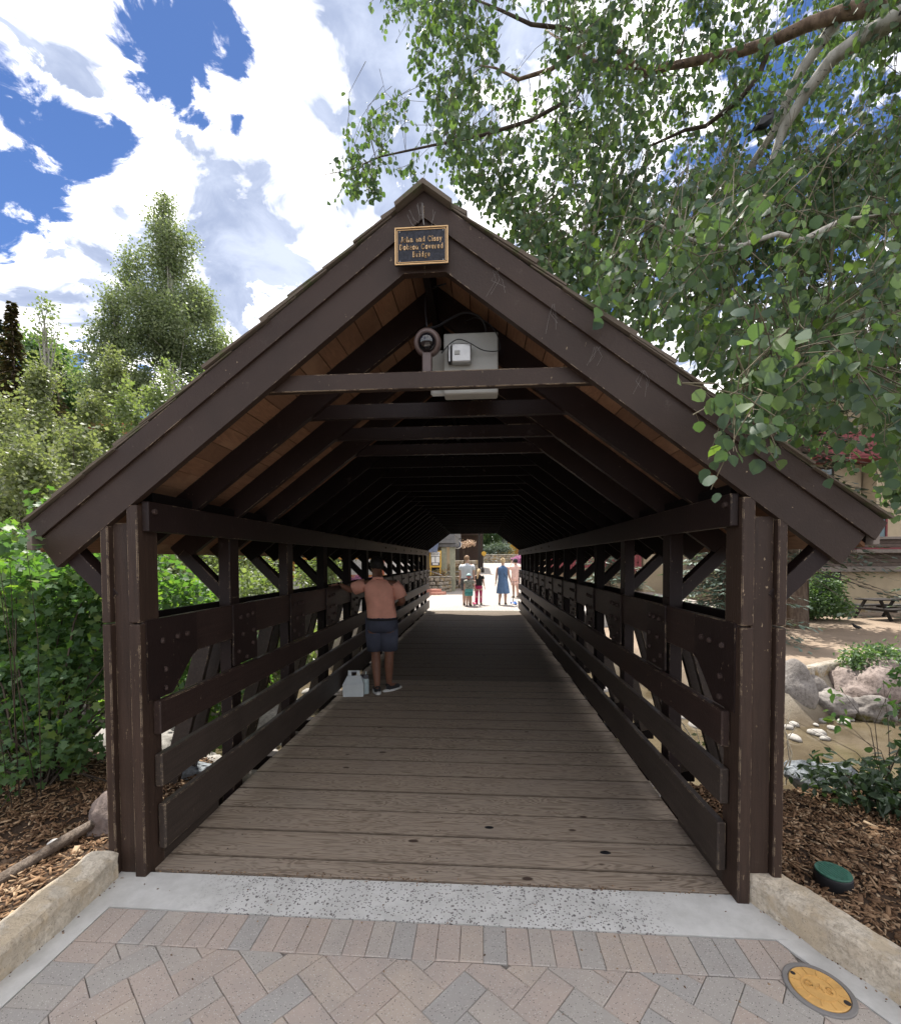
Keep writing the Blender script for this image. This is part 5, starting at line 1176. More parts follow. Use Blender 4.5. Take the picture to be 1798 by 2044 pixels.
split_leaves(P_, T_, N_, S_, LEAF_V*np.array([.98, 1, 1]), LEAF_F, M['aspen'], AS, 300)
tw.build('twigs', M['twig'], AS, recalc=False, kind='stuff')
# black bird on the pale bough
def bird(label, loc, s, rz, pitch):
    o = thing('bird', label, 'bird', loc, None, rz); T = Matrix.Rotation(pitch, 4, 'X') @ Matrix.Diagonal((s, s, s, 1))
    skin('body', {'t': (0, -.42, .02, .05, .03), 'b': (0, -.26, .02, .13), 'm': (0, 0, .03, .19), 'c': (0, .22, .09, .17), 'n': (0, .34, .19, .105), 'h': (0, .42, .26, .105), 'f': (0, .50, .26, .06)}, [('t', 'b'), ('b', 'm'), ('m', 'c'), ('c', 'n'), ('n', 'h'), ('h', 'f')], M['bird'], o, 2, T)
    MB().add([(-.07, -.30, .03), (.07, -.30, .03), (.09, -.86, -.03), (-.09, -.86, -.03), (-.06, -.30, .0), (.06, -.30, .0), (.08, -.86, -.05), (-.08, -.86, -.05)], [(0, 1, 2, 3), (7, 6, 5, 4), (0, 4, 5, 1), (1, 5, 6, 2), (2, 6, 7, 3), (3, 7, 4, 0)], T).build('tail', M['bird'], o)
    MB().lathe([(.035, 0), (.022, .09), (.003, .17)], 8, T @ Matrix.Translation((0, .52, .255)) @ Matrix.Rotation(R(-95), 4, 'X')).build('beak', M['black'], o)
    for q in (-1, 1):
        MB().add([(q*.16, .20, .14), (q*.20, .05, .02), (q*.15, -.30, -.02), (q*.07, -.48, .05), (q*.12, -.1, .20), (q*.18, .1, .15)], [(0, 1, 2, 3, 4), (0, 4, 5)], T).build('wing', M['bird'], o)
        MB().tube([(q*.07, .02, -.12), (q*.07, .03, -.30), (q*.07, .12, -.32)], .016, 5).build('leg', M['black'], o).data.transform(T)
    return o
bird('black bird with drooping tail perched on the pale aspen bough', tuple(at(1527, 247, 4.0)), .28, R(-70), R(32))
bird('small black bird walking on the dirt plaza before the beige building', (11.84, 14.93, -.43), .30, R(80), R(12))
# ------------------------------------------------------------------ left shrubs, near
plant('currant_shrub', 'dense green shrub with lobed leaves filling the left edge beside the bridge post', 'shrub', (-3.0, 3.15, .02),
      [(-3.15, 3.5, 1.15, .75, .6, .55), (-3.9, 3.7, 1.3, .8, .7, .7), (-3.4, 3.6, .72, .7, .5, .35), (-2.75, 3.9, 1.25, .50, .5, .55), (-2.9, 3.3, 1.65, .45, .4, .35), (-3.5, 4.1, 1.8, .8, .6, .5), (-3.9, 3.3, .55, .5, .4, .4), (-2.6, 4.4, 1.05, .40, .5, .45), (-3.3, 3.35, .45, .6, .35, .30), (-2.75, 3.4, .75, .38, .35, .35), (-4.2, 3.5, .8, .5, .5, .5), (-2.95, 3.15, .38, .40, .25, .22), (-3.6, 3.1, .28, .5, .3, .2), (-2.55, 3.5, 1.0, .30, .3, .5)],
      16000, .056, 'shrub', LOBE_V, LOBE_F, 7, .055, 34, .011, 'bark_dark', .55, 2.2, lone=300, up=.9)
plant('currant_shrub', 'sprig of green leaves brushing the left eave tip of the bridge', 'shrub', (-2.9, 2.9, .02),
      [(-2.12, 2.17, 1.83, .13, .05, .05), (-2.28, 2.2, 1.80, .12, .08, .07)], 200, .042, 'shrub', LOBE_V, LOBE_F, 5, .03, 5, .004, 'bark_dark', .6, up=.9)
plant('currant_shrub', 'small low shrub at the far left edge on the mulch', 'shrub', (-2.95, 2.62, .02),
      [(-2.92, 2.68, .30, .22, .15, .15)], 260, .040, 'shrub', LOBE_V, LOBE_F, 6, .04, 6, .005, 'bark_dark', .55, up=.9)
dr_ = MB()
for k in range(26):
    a = Vector((random.uniform(-3.4, -2.2), random.uniform(3.2, 3.9), .03)); d = Vector((random.uniform(-.5, .6), random.uniform(-.2, .3), random.uniform(.02, .22)))
    dr_.tube([a, a+d*.5+Vector((0, 0, .04)), a+d], [.006, .005, .002], 5)
tag(dr_.build('dead_twigs', M['bark_dark'], kind='stuff'), 'tangle of dead dark twigs under the left shrub', 'twigs')
# right shrub and dry twigs
plant('leafy_shrub', 'dark glossy leaved shrub growing out of the mulch at the lower right', 'shrub', (2.95, 3.22, .02),
      [(2.95, 3.2, .20, .36, .24, .20), (3.3, 3.25, .28, .36, .3, .26), (2.72, 3.3, .16, .24, .2, .15), (3.15, 3.1, .12, .36, .2, .12), (3.6, 3.5, .50, .30, .3, .28)],
      1500, .062, 'shrub_dark', WILL_V, LEAF_F, 5, .05, 16, .006, 'bark_dark', .6, lone=300, up=.8)
plant('leafy_shrub', 'thin upright shoots with pointed leaves above the dark shrub at right', 'shrub', (3.05, 3.3, .02),
      [(2.72, 3.3, .70, .10, .06, .20), (3.2, 3.4, .85, .12, .1, .22), (3.42, 3.3, .95, .12, .1, .20), (2.5, 3.35, .55, .20, .05, .05)],
      110, .060, 'shrub', WILL_V, LEAF_F, 3, .03, 9, .004, 'bark_dark', .8, up=.6)
dt = MB()
for k in range(30):
    a = Vector((random.uniform(2.1, 2.75), random.uniform(3.7, 4.1), -.15)); d = Vector((random.uniform(-.3, .35), random.uniform(-.1, .2), random.uniform(.25, .75)))
    dt.tube([a, a+d*.4+Vector((.03, 0, 0)), a+d*.7-Vector((.04, 0, 0)), a+d], [.007, .006, .004, .002], 5)
    b = a+d*.6; dt.tube([b, b+Vector((random.uniform(-.2, .2), 0, .15))], [.003, .001], 4)
tag(dt.build('dry_twigs', M['drytwig'], kind='stuff'), 'bare pale twigs at the water edge right of the bridge post', 'twigs')
plant('willow_seedling', 'sparse light green leaves among the pale twigs at the water edge', 'shrub', (2.35, 3.85, -.1), [(2.3, 3.9, .25, .28, .15, .25)], 110, .04, 'bush_lit', WILL_V, LEAF_F, 3, .05, 5, .003, 'twig', .8)
# ------------------------------------------------------------------ creek boulders
bl = [(1578, 1452, 1392, 84, 8.9, 'boulder', 'large rounded granite boulder with a mossy foot nearest the bridge post'),
      (1615, 1395, 1372, 58, 9.25, 'boulder', 'rounded boulder behind the mossy one'),
      (1648, 1428, 1405, 92, 9.0, 'boulder', 'broad grey boulder with a furrowed face between the mossy and the large pinkish one'),
      (1733, 1428, 1385, 112, 9.1, 'boulder_pink', 'largest pinkish boulder in the middle of the creek bank'),
      (1782, 1392, 1370, 90, 9.4, 'boulder_blue', 'pale blue boulder at the right edge of the creek bank'),
      (1733, 1438, 1418, 62, 8.6, 'boulder', 'pale wedge shaped boulder at the foot of the largest one'),
      (1650, 1372, 1362, 36, 9.7, 'boulder_pink', 'small dark topped boulder below the low wall'),
      (1722, 1345, 1333, 34, 10.2, 'boulder_pink', 'small pinkish boulder under the green bush'),
      (1792, 1352, 1340, 34, 10.2, 'boulder_blue', 'grey boulder behind the pale blue one at the right edge')]
for k, (px, pb_, pm, wd, d, mt, lb) in enumerate(bl):
    c = at(px, pm, d); r_ = wd/2*d/915; rock(tuple(c), r_*1.15, r_*.95, r_*(pb_-pm)/wd*2*(1.15 if k < 2 else 1.45), k*3+1, mt, lb, 'boulders along the creek bank', amp=.26 if k not in (0, 1) else .12, fr=1.1, rz=k*1.1)
for k, (px, pm, wd, d, mt, lb) in enumerate(((1690, 1418, 34, 8.8, 'boulder', 'small grey boulder wedged between the furrowed and the wedge shaped boulders'), (1765, 1425, 40, 8.7, 'boulder', 'grey boulder right of the wedge shaped one'), (1690, 1365, 30, 9.9, 'boulder_pink', 'small pinkish stone above the furrowed boulder'),
        (1600, 1352, 26, 9.7, 'boulder', 'small grey stone under the low wall near the post'), (1668, 1352, 22, 10.1, 'cobble', 'small pale stone under the tan wall blocks'), (1560, 1436, 30, 8.6, 'cobble', 'pale stone at the water edge touching the mossy boulder'))):
    c = at(px, pm, d); r_ = wd/2*d/915; rock(tuple(c), r_*1.1, r_*.9, r_*.85, 200+k*3, mt, lb, 'boulders along the creek bank', amp=.2, rz=k*1.7, sub=3)
cob = [rock_mesh('cobble', M['cobble'], 40+k, .16, .12, .075, .12, 1.2, 2) for k in range(5)]
CBM = thing('creek_cobbles', 'scattered pale cobbles along the creek bank and shallows', 'cobbles')
n_c = 0
for k in range(430):
    if k < 14: px, py = random.uniform(1552, 1795), random.uniform(1436, 1476); z = -1.28
    else: px, py, z = 0, 0, 0
    if k < 14:
        r_ = ray(px, py); t = (z-1.7)/r_[2]; c = CAM+r_*t; s = random.uniform(.35, .95)
    else:
        side = random.random() < .55; c = np.array([random.uniform(2.2, 11) if side else random.uniform(-9, -2.0), random.uniform(4.0, 13), 0]); c[2] = float(H(c[0], c[1]))+.02; s = random.uniform(.4, 1.5)
        if c[2] > -.62 or (c[0] > 1.8 and 4.9 < c[1] < 8.3+max(0, c[0]-6)*.6): continue
        if c[2] < -1.34: c[2] = -1.30
    if n_c >= 290: break
    o = link('cobble', cob[k % 5], CBM, tuple(c), (0, 0, random.uniform(0, 6)), (s, s, s)); n_c += 1
rock((2.30, 3.70, -.16), .22, .18, .14, 61, 'boulder_blue', 'grey rock at the mulch edge just right of the bridge post')
rock((3.05, 3.85, -.12), .30, .2, .17, 64, 'boulder_blue', 'speckled grey rock at the mulch edge behind the dark shrub')
rock((2.15, 4.9, -1.15), .34, .28, .24, 66, 'cobble', 'pale boulder at the water edge close to the bridge side')
rock((-3.4, 4.6, -.25), .45, .35, .2, 71, 'cobble', 'flat white rock in the creek bed left of the bridge')
rock((-2.6, 4.5, -.55), .35, .3, .2, 73, 'cobble', 'white rock in the creek bed beside the left rails')
for k, (x, y, q) in enumerate(((-2.8, 6.1, .36), (-3.3, 7.6, .50), (-4.4, 6.6, .42), (-5.2, 8.9, .60), (-3.0, 9.4, .34), (-6.6, 7.4, .48))):
    rock((x, y, -1.22), q, q*.85, q*.8, 80+k, 'boulder', 'grey granite boulder in the left creek '+('nearest the second bridge post', 'with a broad top behind the nearest one', 'half way to the left bank', 'the largest, below the willow', 'small one close to the bridge side', 'beside the left bank shrubs')[k], 'boulders in the creek left of the bridge', sub=3)
# low plaza wall on the right bank
LW = thing('retaining_wall', 'low curved wall of tan stones edging the dirt plaza', 'stone wall', (6.1, 9.3, -.8))
wp = [(5.6, 9.15), (6.13, 9.33), (6.9, 9.7), (7.7, 10.2), (8.38, 10.6), (9.4, 11.2), (10.74, 12.1), (12.5, 13.2)]
def wall_blocks(parent, pts, z0, z1, th_, mat, base, rows=1, seg=.42, seed=0, cap=None):
    q = []
    for a, b in zip(pts, pts[1:]):
        L = math.hypot(b[0]-a[0], b[1]-a[1]); n = max(1, int(L/.1))
        q += [(a[0]+(b[0]-a[0])*i/n, a[1]+(b[1]-a[1])*i/n) for i in range(n)]
    q.append(pts[-1]); dz = (z1-z0)/rows
    for r_ in range(rows):
        i = 0; 
        while i < len(q)-1:
            j = min(len(q)-1, i+max(2, int(random.uniform(.6, 1.4)*seg/.1))); a, b = q[i], q[j]; L = math.hypot(b[0]-a[0], b[1]-a[1])
            mb = rough_box(max(.05, L-.015), th_*random.uniform(.9, 1.1), dz-.012, 5, 3, 3, .012, seed+i+r_*7, 5, .012)
            o = mb.build('stone', M[mat], parent, smooth=True); o.location = Vector(((a[0]+b[0])/2, (a[1]+b[1])/2, z0+dz*(r_+.5)))-Vector(base); o.rotation_euler = (0, 0, math.atan2(b[1]-a[1], b[0]-a[0])); i = j
    if cap:
        i = 0
        while i < len(q)-1:
            j = min(len(q)-1, i+9); a, b = q[i], q[j]; L = math.hypot(b[0]-a[0], b[1]-a[1])
            o = rough_box(L-.01, th_*1.2, .07, 8, 3, 2, .006, seed+i, 5, .008).build('capstone', M[cap], parent, smooth=True); o.location = Vector(((a[0]+b[0])/2, (a[1]+b[1])/2, z1+.037))-Vector(base); o.rotation_euler = (0, 0, math.atan2(b[1]-a[1], b[0]-a[0])); i = j
wall_blocks(LW, wp, -.95, -.47, .22, 'wallstone', (6.1, 9.3, -.8), 1, .55, 5)
# ------------------------------------------------------------------ plants on the right bank
plant('round_bush', 'low dark green bush on the boulders at the right edge', 'shrub', (8.0, 9.75, -.55), [(8.0, 9.75, -.35, .45, .4, .28), (8.4, 9.8, -.3, .4, .35, .28)], 1800, .075, 'shrub_mid', WILL_V, LEAF_F, 6, .06, 8, .01, up=.9)
plant('ninebark_bush', 'bright green bush in front of the beige building beside the spruce trunk', 'shrub', (12.1, 17.2, -.5), [(12.2, 17.2, .2, .95, .8, .60), (12.5, 17.2, .75, .55, .5, .45), (11.7, 17.2, .0, .7, .6, .4), (12.9, 17.2, -.05, .5, .5, .3)], 9000, .085, 'shrub_mid', TRI_V, TRI_F, 6, .08, 14, .015, shell=.5, up=.9)
def conifer(label, base, h, r_, mat, z0=.4, lv=18, nb=11, droop=.35, tr=.16, seg=7, nsz=.16, group=None, name='spruce_tree', leafn=26):
    o = thing(name, label, 'tree', tuple(base), group); trunk_tube([(0, 0, -.2), (0, 0, h*.5), (0, 0, h)], [tr, tr*.6, .01], M['bark_spruce'], o, n=12, wob=.02)
    P, T, N, S = [], [], [], []; br = MB()
    for l in range(lv):
        f = l/(lv-1); z = z0+(h-z0)*f**1.05; rr = r_*(1-f)**.8+.08
        dzl = (h-z0)/lv; z_l = z
        for b in range(nb):
            z = z_l+random.uniform(-.8, .8)*dzl; a = b*2*math.pi/nb+l*.7+random.uniform(-.3, .3); L = rr*random.uniform(.55, 1.15); d = np.array([math.cos(a), math.sin(a), 0])
            def pt(t): return np.array([0, 0, z])+d*L*t+np.array([0, 0, -droop*L*t**1.2+.14*L*max(0, t-.6)])
            br.tube([pt(0), pt(.5), pt(1)], [.018*(1-f)+.006, .01, .003], 4, False); sd = np.array([-d[1], d[0], 0])
            for q in range(leafn):
                t = random.uniform(.12, 1.02); s_ = random.choice((-1, 1)); off = random.random()*(1-t*.6)*.30*L
                P.append(pt(t)+sd*s_*off+np.array([0, 0, -.12*off-random.random()*.03])); T.append(d*.7+sd*s_*.8+np.array([0, 0, -.25+random.gauss(0, .15)])); N.append(np.array([random.gauss(0, .3), random.gauss(0, .3), 1])); S.append(nsz*random.uniform(.6, 1.2))
    P, T, N, S = map(np.array, (P, T, N, S)); NV = np.array([(0, 0, 0), (.20, .35, -.05), (.10, .8, -.03), (0, 1, -.06), (-.10, .8, -.03), (-.20, .35, -.05)], float); NF = np.array([(0, 1, 2, 3), (0, 3, 4, 5)])
    cloud('needles', NV, NF, P, T, N, S, M[mat], o, kind='stuff'); br.build('branches', M['bark_spruce'], o, kind='stuff', recalc=False); return o
conifer('blue spruce with tiered pale boughs seen through the right rails', (7.0, 13.3, -.5), 5.2, 2.1, 'blue_spruce', .15, 20, 13, .22, .12, nsz=.20, leafn=34)
conifer('tall dark spruce whose brown trunk stands on the dirt plaza right of the bridge post', (10.3, 15.3, -.5), 13.0, 2.6, 'spruce', 2.3, 26, 12, .45, .33, nsz=.24, leafn=30)
conifer('pale blue spruce reaching in from the right edge of the plaza', (16.4, 15.6, -.5), 8.5, 2.5, 'blue_spruce', .3, 22, 12, .25, .16, nsz=.24, leafn=30)
conifer('second blue spruce standing behind the tiered one right of the bridge', (5.2, 18.2, -.3), 5.0, 1.8, 'blue_spruce', .2, 16, 12, .25, .12, nsz=.20)
# ------------------------------------------------------------------ buildings
def window(parent, x0, x1, z0, z1, y, B, frame='trim', mull=1, fr=.07):
    f = MB(); f.box(x0-fr, x1+fr, y-.05, y+.03, z1, z1+fr, .004).box(x0-fr, x1+fr, y-.07, y+.03, z0-fr, z0, .004).box(x0-fr, x0, y-.05, y+.03, z0+.001, z1-.001, .004).box(x1, x1+fr, y-.05, y+.03, z0+.001, z1-.001, .004)
    for k in range(mull): xm = x0+(x1-x0)*(k+1)/(mull+1); f.box(xm-.02, xm+.02, y-.035, y+.02, z0+.001, z1-.001, .002)
    fo = f.build('window', M[frame], parent); fo.location = -Vector(B)
    MB().box(x0, x1, y-.012, y+.006, z0, z1, 0).build('pane', M['glass'], fo)
    return fo
B = (15.5, 21.5, -.6)
BD = thing('beige_building', 'beige stucco building with brown siding band and crimson balcony at the right', 'building', B)
def part(name, mat, *bx, parent=None, B_=None, c=.006):
    m = MB()
    for b in bx: m.box(*b, c)
    o = m.build(name, M[mat], parent or BD); o.location = -Vector(B_ or B); return o
part('wall', 'stucco', (11.2, 18.55, 20.0, 25, -.7, 1.15)); part('wall', 'stucco', (18.62, 26, 20.6, 25, -.7, 1.15))
part('downpipe', 'trim', (18.42, 18.52, 19.90, 19.97, -.5, 1.15)); part('base_course', 'wallstone', (13.4, 26, 19.75, 19.99, -.75, -.22))
part('base_cap', 'capstone', (13.35, 26, 19.70, 19.995, -.215, -.16))
for k in range(7): part('siding_board', 'siding', (10.8, 18.75, 19.80-.012*(k % 2), 24.9, 1.38+k*.155, 1.38+k*.155+.150), c=.012)
part('band_trim', 'trim_light', (10.75, 18.80, 19.74, 24.9, 1.16, 1.375)); part('roof_slab', 'roofdark', (18.82, 27, 19.2, 24, 1.35, 1.52)); 
part('roof_slab', 'trim_light', (10.7, 18.85, 19.66, 24.9, 2.47, 2.58))
part('wall', 'stucco', (13.6, 17.6, 22.3, 28, 1.1, 9.2)); part('wall', 'stucco', (17.7, 26, 21.6, 28, 1.55, 9.4)); part('wall', 'stucco', (8.6, 13.5, 24.3, 30, -.7, 7.6))
part('bay_ledge', 'trim_light', (15.2, 17.5, 19.35, 19.80, 1.92, 2.06)); part('bay_sill', 'redpaint', (15.3, 17.3, 19.45, 19.79, 2.065, 2.13))
window(BD, 15.5, 17.1, 2.60, 3.35, 20.4, B, 'redpaint'); window(BD, 13.6, 14.9, -.15, 1.05, 19.99, B, 'trim', 0, .16); window(BD, 15.5, 16.3, 4.6, 5.8, 22.28, B, 'trim', 0)
window(BD, 15.6, 16.6, 6.8, 8.3, 22.28, B, 'redpaint'); window(BD, 19.4, 20.6, 3.4, 4.8, 21.58, B, 'redpaint'); window(BD, 10.2, 11.4, 4.6, 5.8, 24.28, B, 'trim')
part('balcony_floor', 'redpaint', (15.0, 17.9, 21.1, 22.28, 6.02, 6.12)); part('balcony_rail', 'redpaint', (14.98, 17.92, 21.05, 21.13, 7.10, 7.18)); part('balcony_rail', 'redpaint', (15.0, 17.9, 21.06, 21.12, 6.125, 6.20))
pic = MB().prism([(-.085, 0), (-.085, .28), (-.055, .33), (-.085, .40), (-.085, .88), (.085, .88), (.085, .40), (.055, .33), (.085, .28), (.085, 0)], -.012, .012).mesh('picket', M['redpaint'])
for k in range(16): link('picket', pic, BD, Vector((15.1+k*.18, 21.09, 6.205))-Vector(B))
part('balcony_wall', 'redpaint', (14.9, 15.0, 21.1, 22.28, 6.13, 8.0)); part('eave', 'trim', (14.2, 18.2, 20.7, 28.2, 9.2, 9.38)); part('roof', 'roofdark', (14.1, 18.3, 20.6, 28.3, 9.385, 9.55)); part('eave', 'trim', (18.3, 26.4, 20.9, 28.2, 9.41, 9.58))
part('roof', 'roofdark', (8.3, 13.8, 23.6, 30.4, 7.62, 7.85))
# picnic table
PT = thing('picnic_table', 'dark timber picnic table on the dirt plaza at the right edge', 'picnic table', (14.9, 17.6, -.5), rz=R(14))
for k in range(5): MB().box(-.95, .95, -.36+k*.147, -.36+k*.147+.138, .70, .745, .005).build('table_plank', M['table'], PT)
for s in (-1, 1):
    MB().box(-.95, .95, s*.72-.14, s*.72+.14, .41, .455, .005).build('bench', M['table'], PT)
for x in (-.65, .65):
    MB().box(x-.04, x+.04, -.80, .80, .33, .405, .004).build('bench_bearer', M['table'], PT)
    for s in (-1, 1): MB().beam((x+.05, s*.25, .70), (x+.05, s*.62, 0), .045, .10, (0, s, 0)).build('leg', M['table'], PT)
# ochre house and shops beyond the bridge
YB = (3.6, 56, 1.4); YH = thing('ochre_house', 'ochre yellow stucco house with brown windows beyond the far plaza', 'building', YB)
def yp(n, m, *b, par=YH, B_=YB): return part(n, m, *b, parent=par, B_=B_)
yp('wall', 'stucco_y', (2.4, 12, 55.5, 64, 1.2, 8.0)); yp('roof', 'trim', (1.9, 12.5, 54.6, 65, 8.01, 8.4))
for x in (2.75, 4.9): 
    window(YH, x-.9 if x < 3 else x, x+.6 if x < 3 else x+1.1, 3.0, 4.6, 55.48, YB, 'trim', 2, .12)
yp('column', 'orange_wood', (4.35, 4.6, 54.9, 55.2, 1.3, 5.6)); yp('column', 'orange_wood', (4.9, 5.1, 54.9, 55.2, 1.3, 5.6))
SB = (-2.6, 24, 0); SH = thing('shop_building', 'grey sided shop with olive columns and a blue grey awning left of the far plaza', 'building', SB)
def sp(n, m, *b): return part(n, m, *b, parent=SH, B_=SB)
sp('wall', 'stucco', (-9, -1.75, 25.6, 32, 0, 2.6)); 
for k in range(9): sp('siding_board', 'grey_siding', (-9, -1.15-.02*(k % 2), 24.6, 32, 2.62+k*.22, 2.62+k*.22+.214))
for x in (-1.75, -1.28): sp('column', 'olive', (x-.17, x+.12, 24.9, 25.15, 0, 2.42)); 
sp('column_cap', 'grey_siding', (-2.1, -1.0, 24.75, 25.3, 2.43, 2.60)); sp('door_panel', 'black', (-2.6, -2.0, 25.55, 25.59, .1, 2.2))
aw = MB(); 
for k in range(10):
    x = -4.6+k*.26; aw.box(x, x+.25, 0, 1.25, -.006, .006, .002, Matrix.Translation((0, 23.6, 2.12)) @ Matrix.Rotation(R(32), 4, 'X'))
o = aw.build('awning', M['awning'], SH); o.location = -Vector(SB)
# menu board
MBD = thing('menu_board', 'yellow framed restaurant menu board on the planter wall', 'menu board', (-2.15, 24.05, 1.35), rz=R(0))
MB().box(-.31, .31, -.03, .03, -.02, .86, .01).build('board', M['yellow_frame'], MBD)
MB().box(-.235, .235, -.036, -.031, .10, .80, .002).build('header_panel', M['paper'], MBD); MB().box(-.235, .235, -.041, -.0365, .08, .58, .002).build('dark_panel', M['charcoal'], MBD)
for x in (-.115, .115): MB().box(x-.095, x+.095, -.045, -.0415, .24, .55, .001).build('menu_sheet', M['paper'], MBD)
MB().box(-.15, .15, -.045, -.0415, .12, .20, .001).build('menu_sheet', M['paper'], MBD)
for x in (-.25, .25): MB().box(x-.03, x+.03, -.02, .02, -.60, -.021, .004).build('leg', M['yellow_frame'], MBD)
fc = bpy.data.curves.new('t', 'FONT'); fc.body = "Russell's"; fc.size = .15; fc.align_x = 'CENTER'; fc.extrude = .001; fo_ = bpy.data.objects.new('t', fc); COL.objects.link(fo_)
dg_ = bpy.context.evaluated_depsgraph_get(); tm = bpy.data.meshes.new_from_object(fo_.evaluated_get(dg_)); bpy.data.objects.remove(fo_); tm.materials.clear(); tm.materials.append(M['charcoal'])
link('lettering', tm, MBD, (0, -.0385, .64), (R(90), 0, 0))
# planter walls, steps, flowers
PW = thing('planter_wall', 'rubble stone planter wall below the menu board', 'stone wall', (-2.0, 23.8, 0))
wall_blocks(PW, [(-3.6, 23.9), (-2.0, 23.7), (-1.45, 24.6)], -.02, .80, .34, 'wallstone', (-2.0, 23.8, 0), 4, .38, 30, 'capstone')
PW2 = thing('planter_wall', 'second rubble stone planter wall behind, nearer the shop columns', 'stone wall', (-1.2, 27, .05))
wall_blocks(PW2, [(-1.9, 26.9), (-.85, 26.8), (-.60, 27.9)], 0, 1.0, .36, 'wallstone', (-1.2, 27, .05), 4, .4, 50, 'capstone')
PW3 = thing('planter_wall', 'long rubble retaining wall across the far end of the plaza', 'stone wall', (1, 46, 1.4))
wall_blocks(PW3, [(-3.5, 46.5), (1.0, 46.0), (6.5, 46.0)], 1.38, 2.2, .5, 'wallstone', (1, 46, 1.4), 3, .6, 70, 'capstone')
PW4 = thing('planter_wall', 'shaded stone wall under the restaurant porch left of the lamp post', 'stone wall', (-1.3, 34, .6))
wall_blocks(PW4, [(-2.6, 34.2), (.0, 34.0)], .5, 1.7, .4, 'wallstone', (-1.3, 34, .6), 4, .45, 90, None)
st_ = thing('stone_steps', 'two rounded red sandstone steps left of the far plaza', 'steps', (-2.15, 22.6, 0))
MB().lathe([(.62, 0), (.62, .14)], 28, None, 1.1, .8).build('step', M['redstep'], st_); MB().lathe([(.40, .141), (.40, .28)], 24, None, 1.1, .8).build('step', M['redstep'], st_)
hr = MB().tube([(-3.2, 23.3, 1.45), (-1.75, 23.25, .95)], .02, 6).build('handrail', M['steel']); tag(hr, 'thin sloping metal handrail above the planter wall', 'handrail')
plant('flower_bed', 'mixed yellow and white flowers in the planter under the menu board', 'flowers', (-2.6, 24.1, .8), [(-2.9, 24.2, 1.0, .6, .3, .22), (-2.0, 24.2, 1.0, .5, .3, .20)], 2200, .06, 'flower_mix', per=5, spread=.05, stems=0, up=.8)
plant('flower_bed', 'pale flowers along the second planter wall', 'flowers', (-1.2, 27.3, 1.1), [(-1.3, 27.3, 1.25, .5, .3, .22)], 900, .07, 'flower_mix', per=5, spread=.05, stems=0, up=.8)
plant('flower_basket', 'pink and purple flower basket beyond the photographer', 'flowers', (3.2, 33, 1.3), [(3.0, 33, 1.75, .5, .4, .22)], 1200, .09, 'flower_pink', per=5, spread=.07, stems=5, up=.8)
# round sign, lamp post, porch
RS = thing('round_sign', 'round white and blue hanging sign with a red emblem beside the shop', 'sign', (-1.28, 29.5, 2.72))
MB().lathe([(.28, -.03), (.28, .03)], 32, Matrix.Rotation(R(90), 4, 'X')).build('disc', M['paper'], RS)
MB().lathe([(.23, .031), (.23, .036)], 32, Matrix.Rotation(R(90), 4, 'X')).build('blue_field', M['awning'], RS)
MB().add([(-.16, -.040, .10), (.13, -.040, .0), (-.10, -.040, -.12), (-.16, -.046, .10), (.13, -.046, .0), (-.10, -.046, -.12)], [(0, 1, 2), (3, 5, 4), (0, 3, 4, 1), (1, 4, 5, 2), (2, 5, 3, 0)]).build('emblem', M['terracotta'], RS)
MB().box(-1.2, .3, -.02, .02, .36, .40, .004).build('bracket', M['iron'], RS); 
for x in (-.15, .15): MB().box(x-.006, x+.006, -.006, .006, .24, .359, .001).build('hanger', M['iron'], RS)
LP = thing('lamp_post', 'black lamp post standing left of centre on the far plaza', 'lamp post', (.35, 36, .72))
MB().tube([(0, 0, 0), (0, 0, 3.0)], [.06, .045], 10).build('post', M['iron'], LP); MB().lathe([(.13, 0), (.13, .25), (.07, .35)], 14).build('base', M['iron'], LP); MB().lathe([(.08, 3.0), (.16, 3.15), (.16, 3.45), (.03, 3.62)], 12).build('lantern', M['iron'], LP)
MB().lathe([(.16, -.02), (.18, 0), (.16, .02), (.15, 0)], 20, Matrix.Translation((.10, -.05, 1.5)) @ Matrix.Rotation(R(90), 4, 'X')).build('ring_bracket', M['yellow_frame'], LP)
PO = thing('restaurant_porch', 'dark open restaurant porch with timber posts behind the round sign', 'porch', (-1.3, 37, .7))
for b in ((-3.4, .3, 36.2, 41, 3.9, 4.1), (-3.4, .3, 40.9, 41, .6, 3.89)): part('porch_panel', 'trim', b, parent=PO, B_=(-1.3, 37, .7))
for x in (-3.2, -1.6, .1): part('post', 'table', (x-.1, x+.1, 36.3, 36.5, .6, 3.89), parent=PO, B_=(-1.3, 37, .7))
st2 = thing('sandwich_stroller', 'dark folded stroller parked by the planter left of the man', 'stroller', (-.35, 25.6, 0))
MB().box(-.22, .22, -.3, .2, .35, .75, .08).build('seat', M['black_cloth'], st2); MB().tube([(-.2, -.3, .1), (-.2, .1, .6), (-.2, .4, 1.05), (.2, .4, 1.05), (.2, .1, .6), (.2, -.3, .1)], .018, 6).build('frame', M['iron'], st2)
MB().lathe([(.05, -.3), (.28, -.22), (.30, 0), (.2, .12)], 16, Matrix.Translation((0, .05, .95))).build('hood', M['black_cloth'], st2, True)
for x in (-.24, .24):
    for y in (-.32, .28): MB().lathe([(.09, -.02), (.10, 0), (.09, .02)], 16, Matrix.Translation((x, y, .10)) @ Matrix.Rotation(R(90), 4, 'Y')).build('wheel', M['black'], st2)
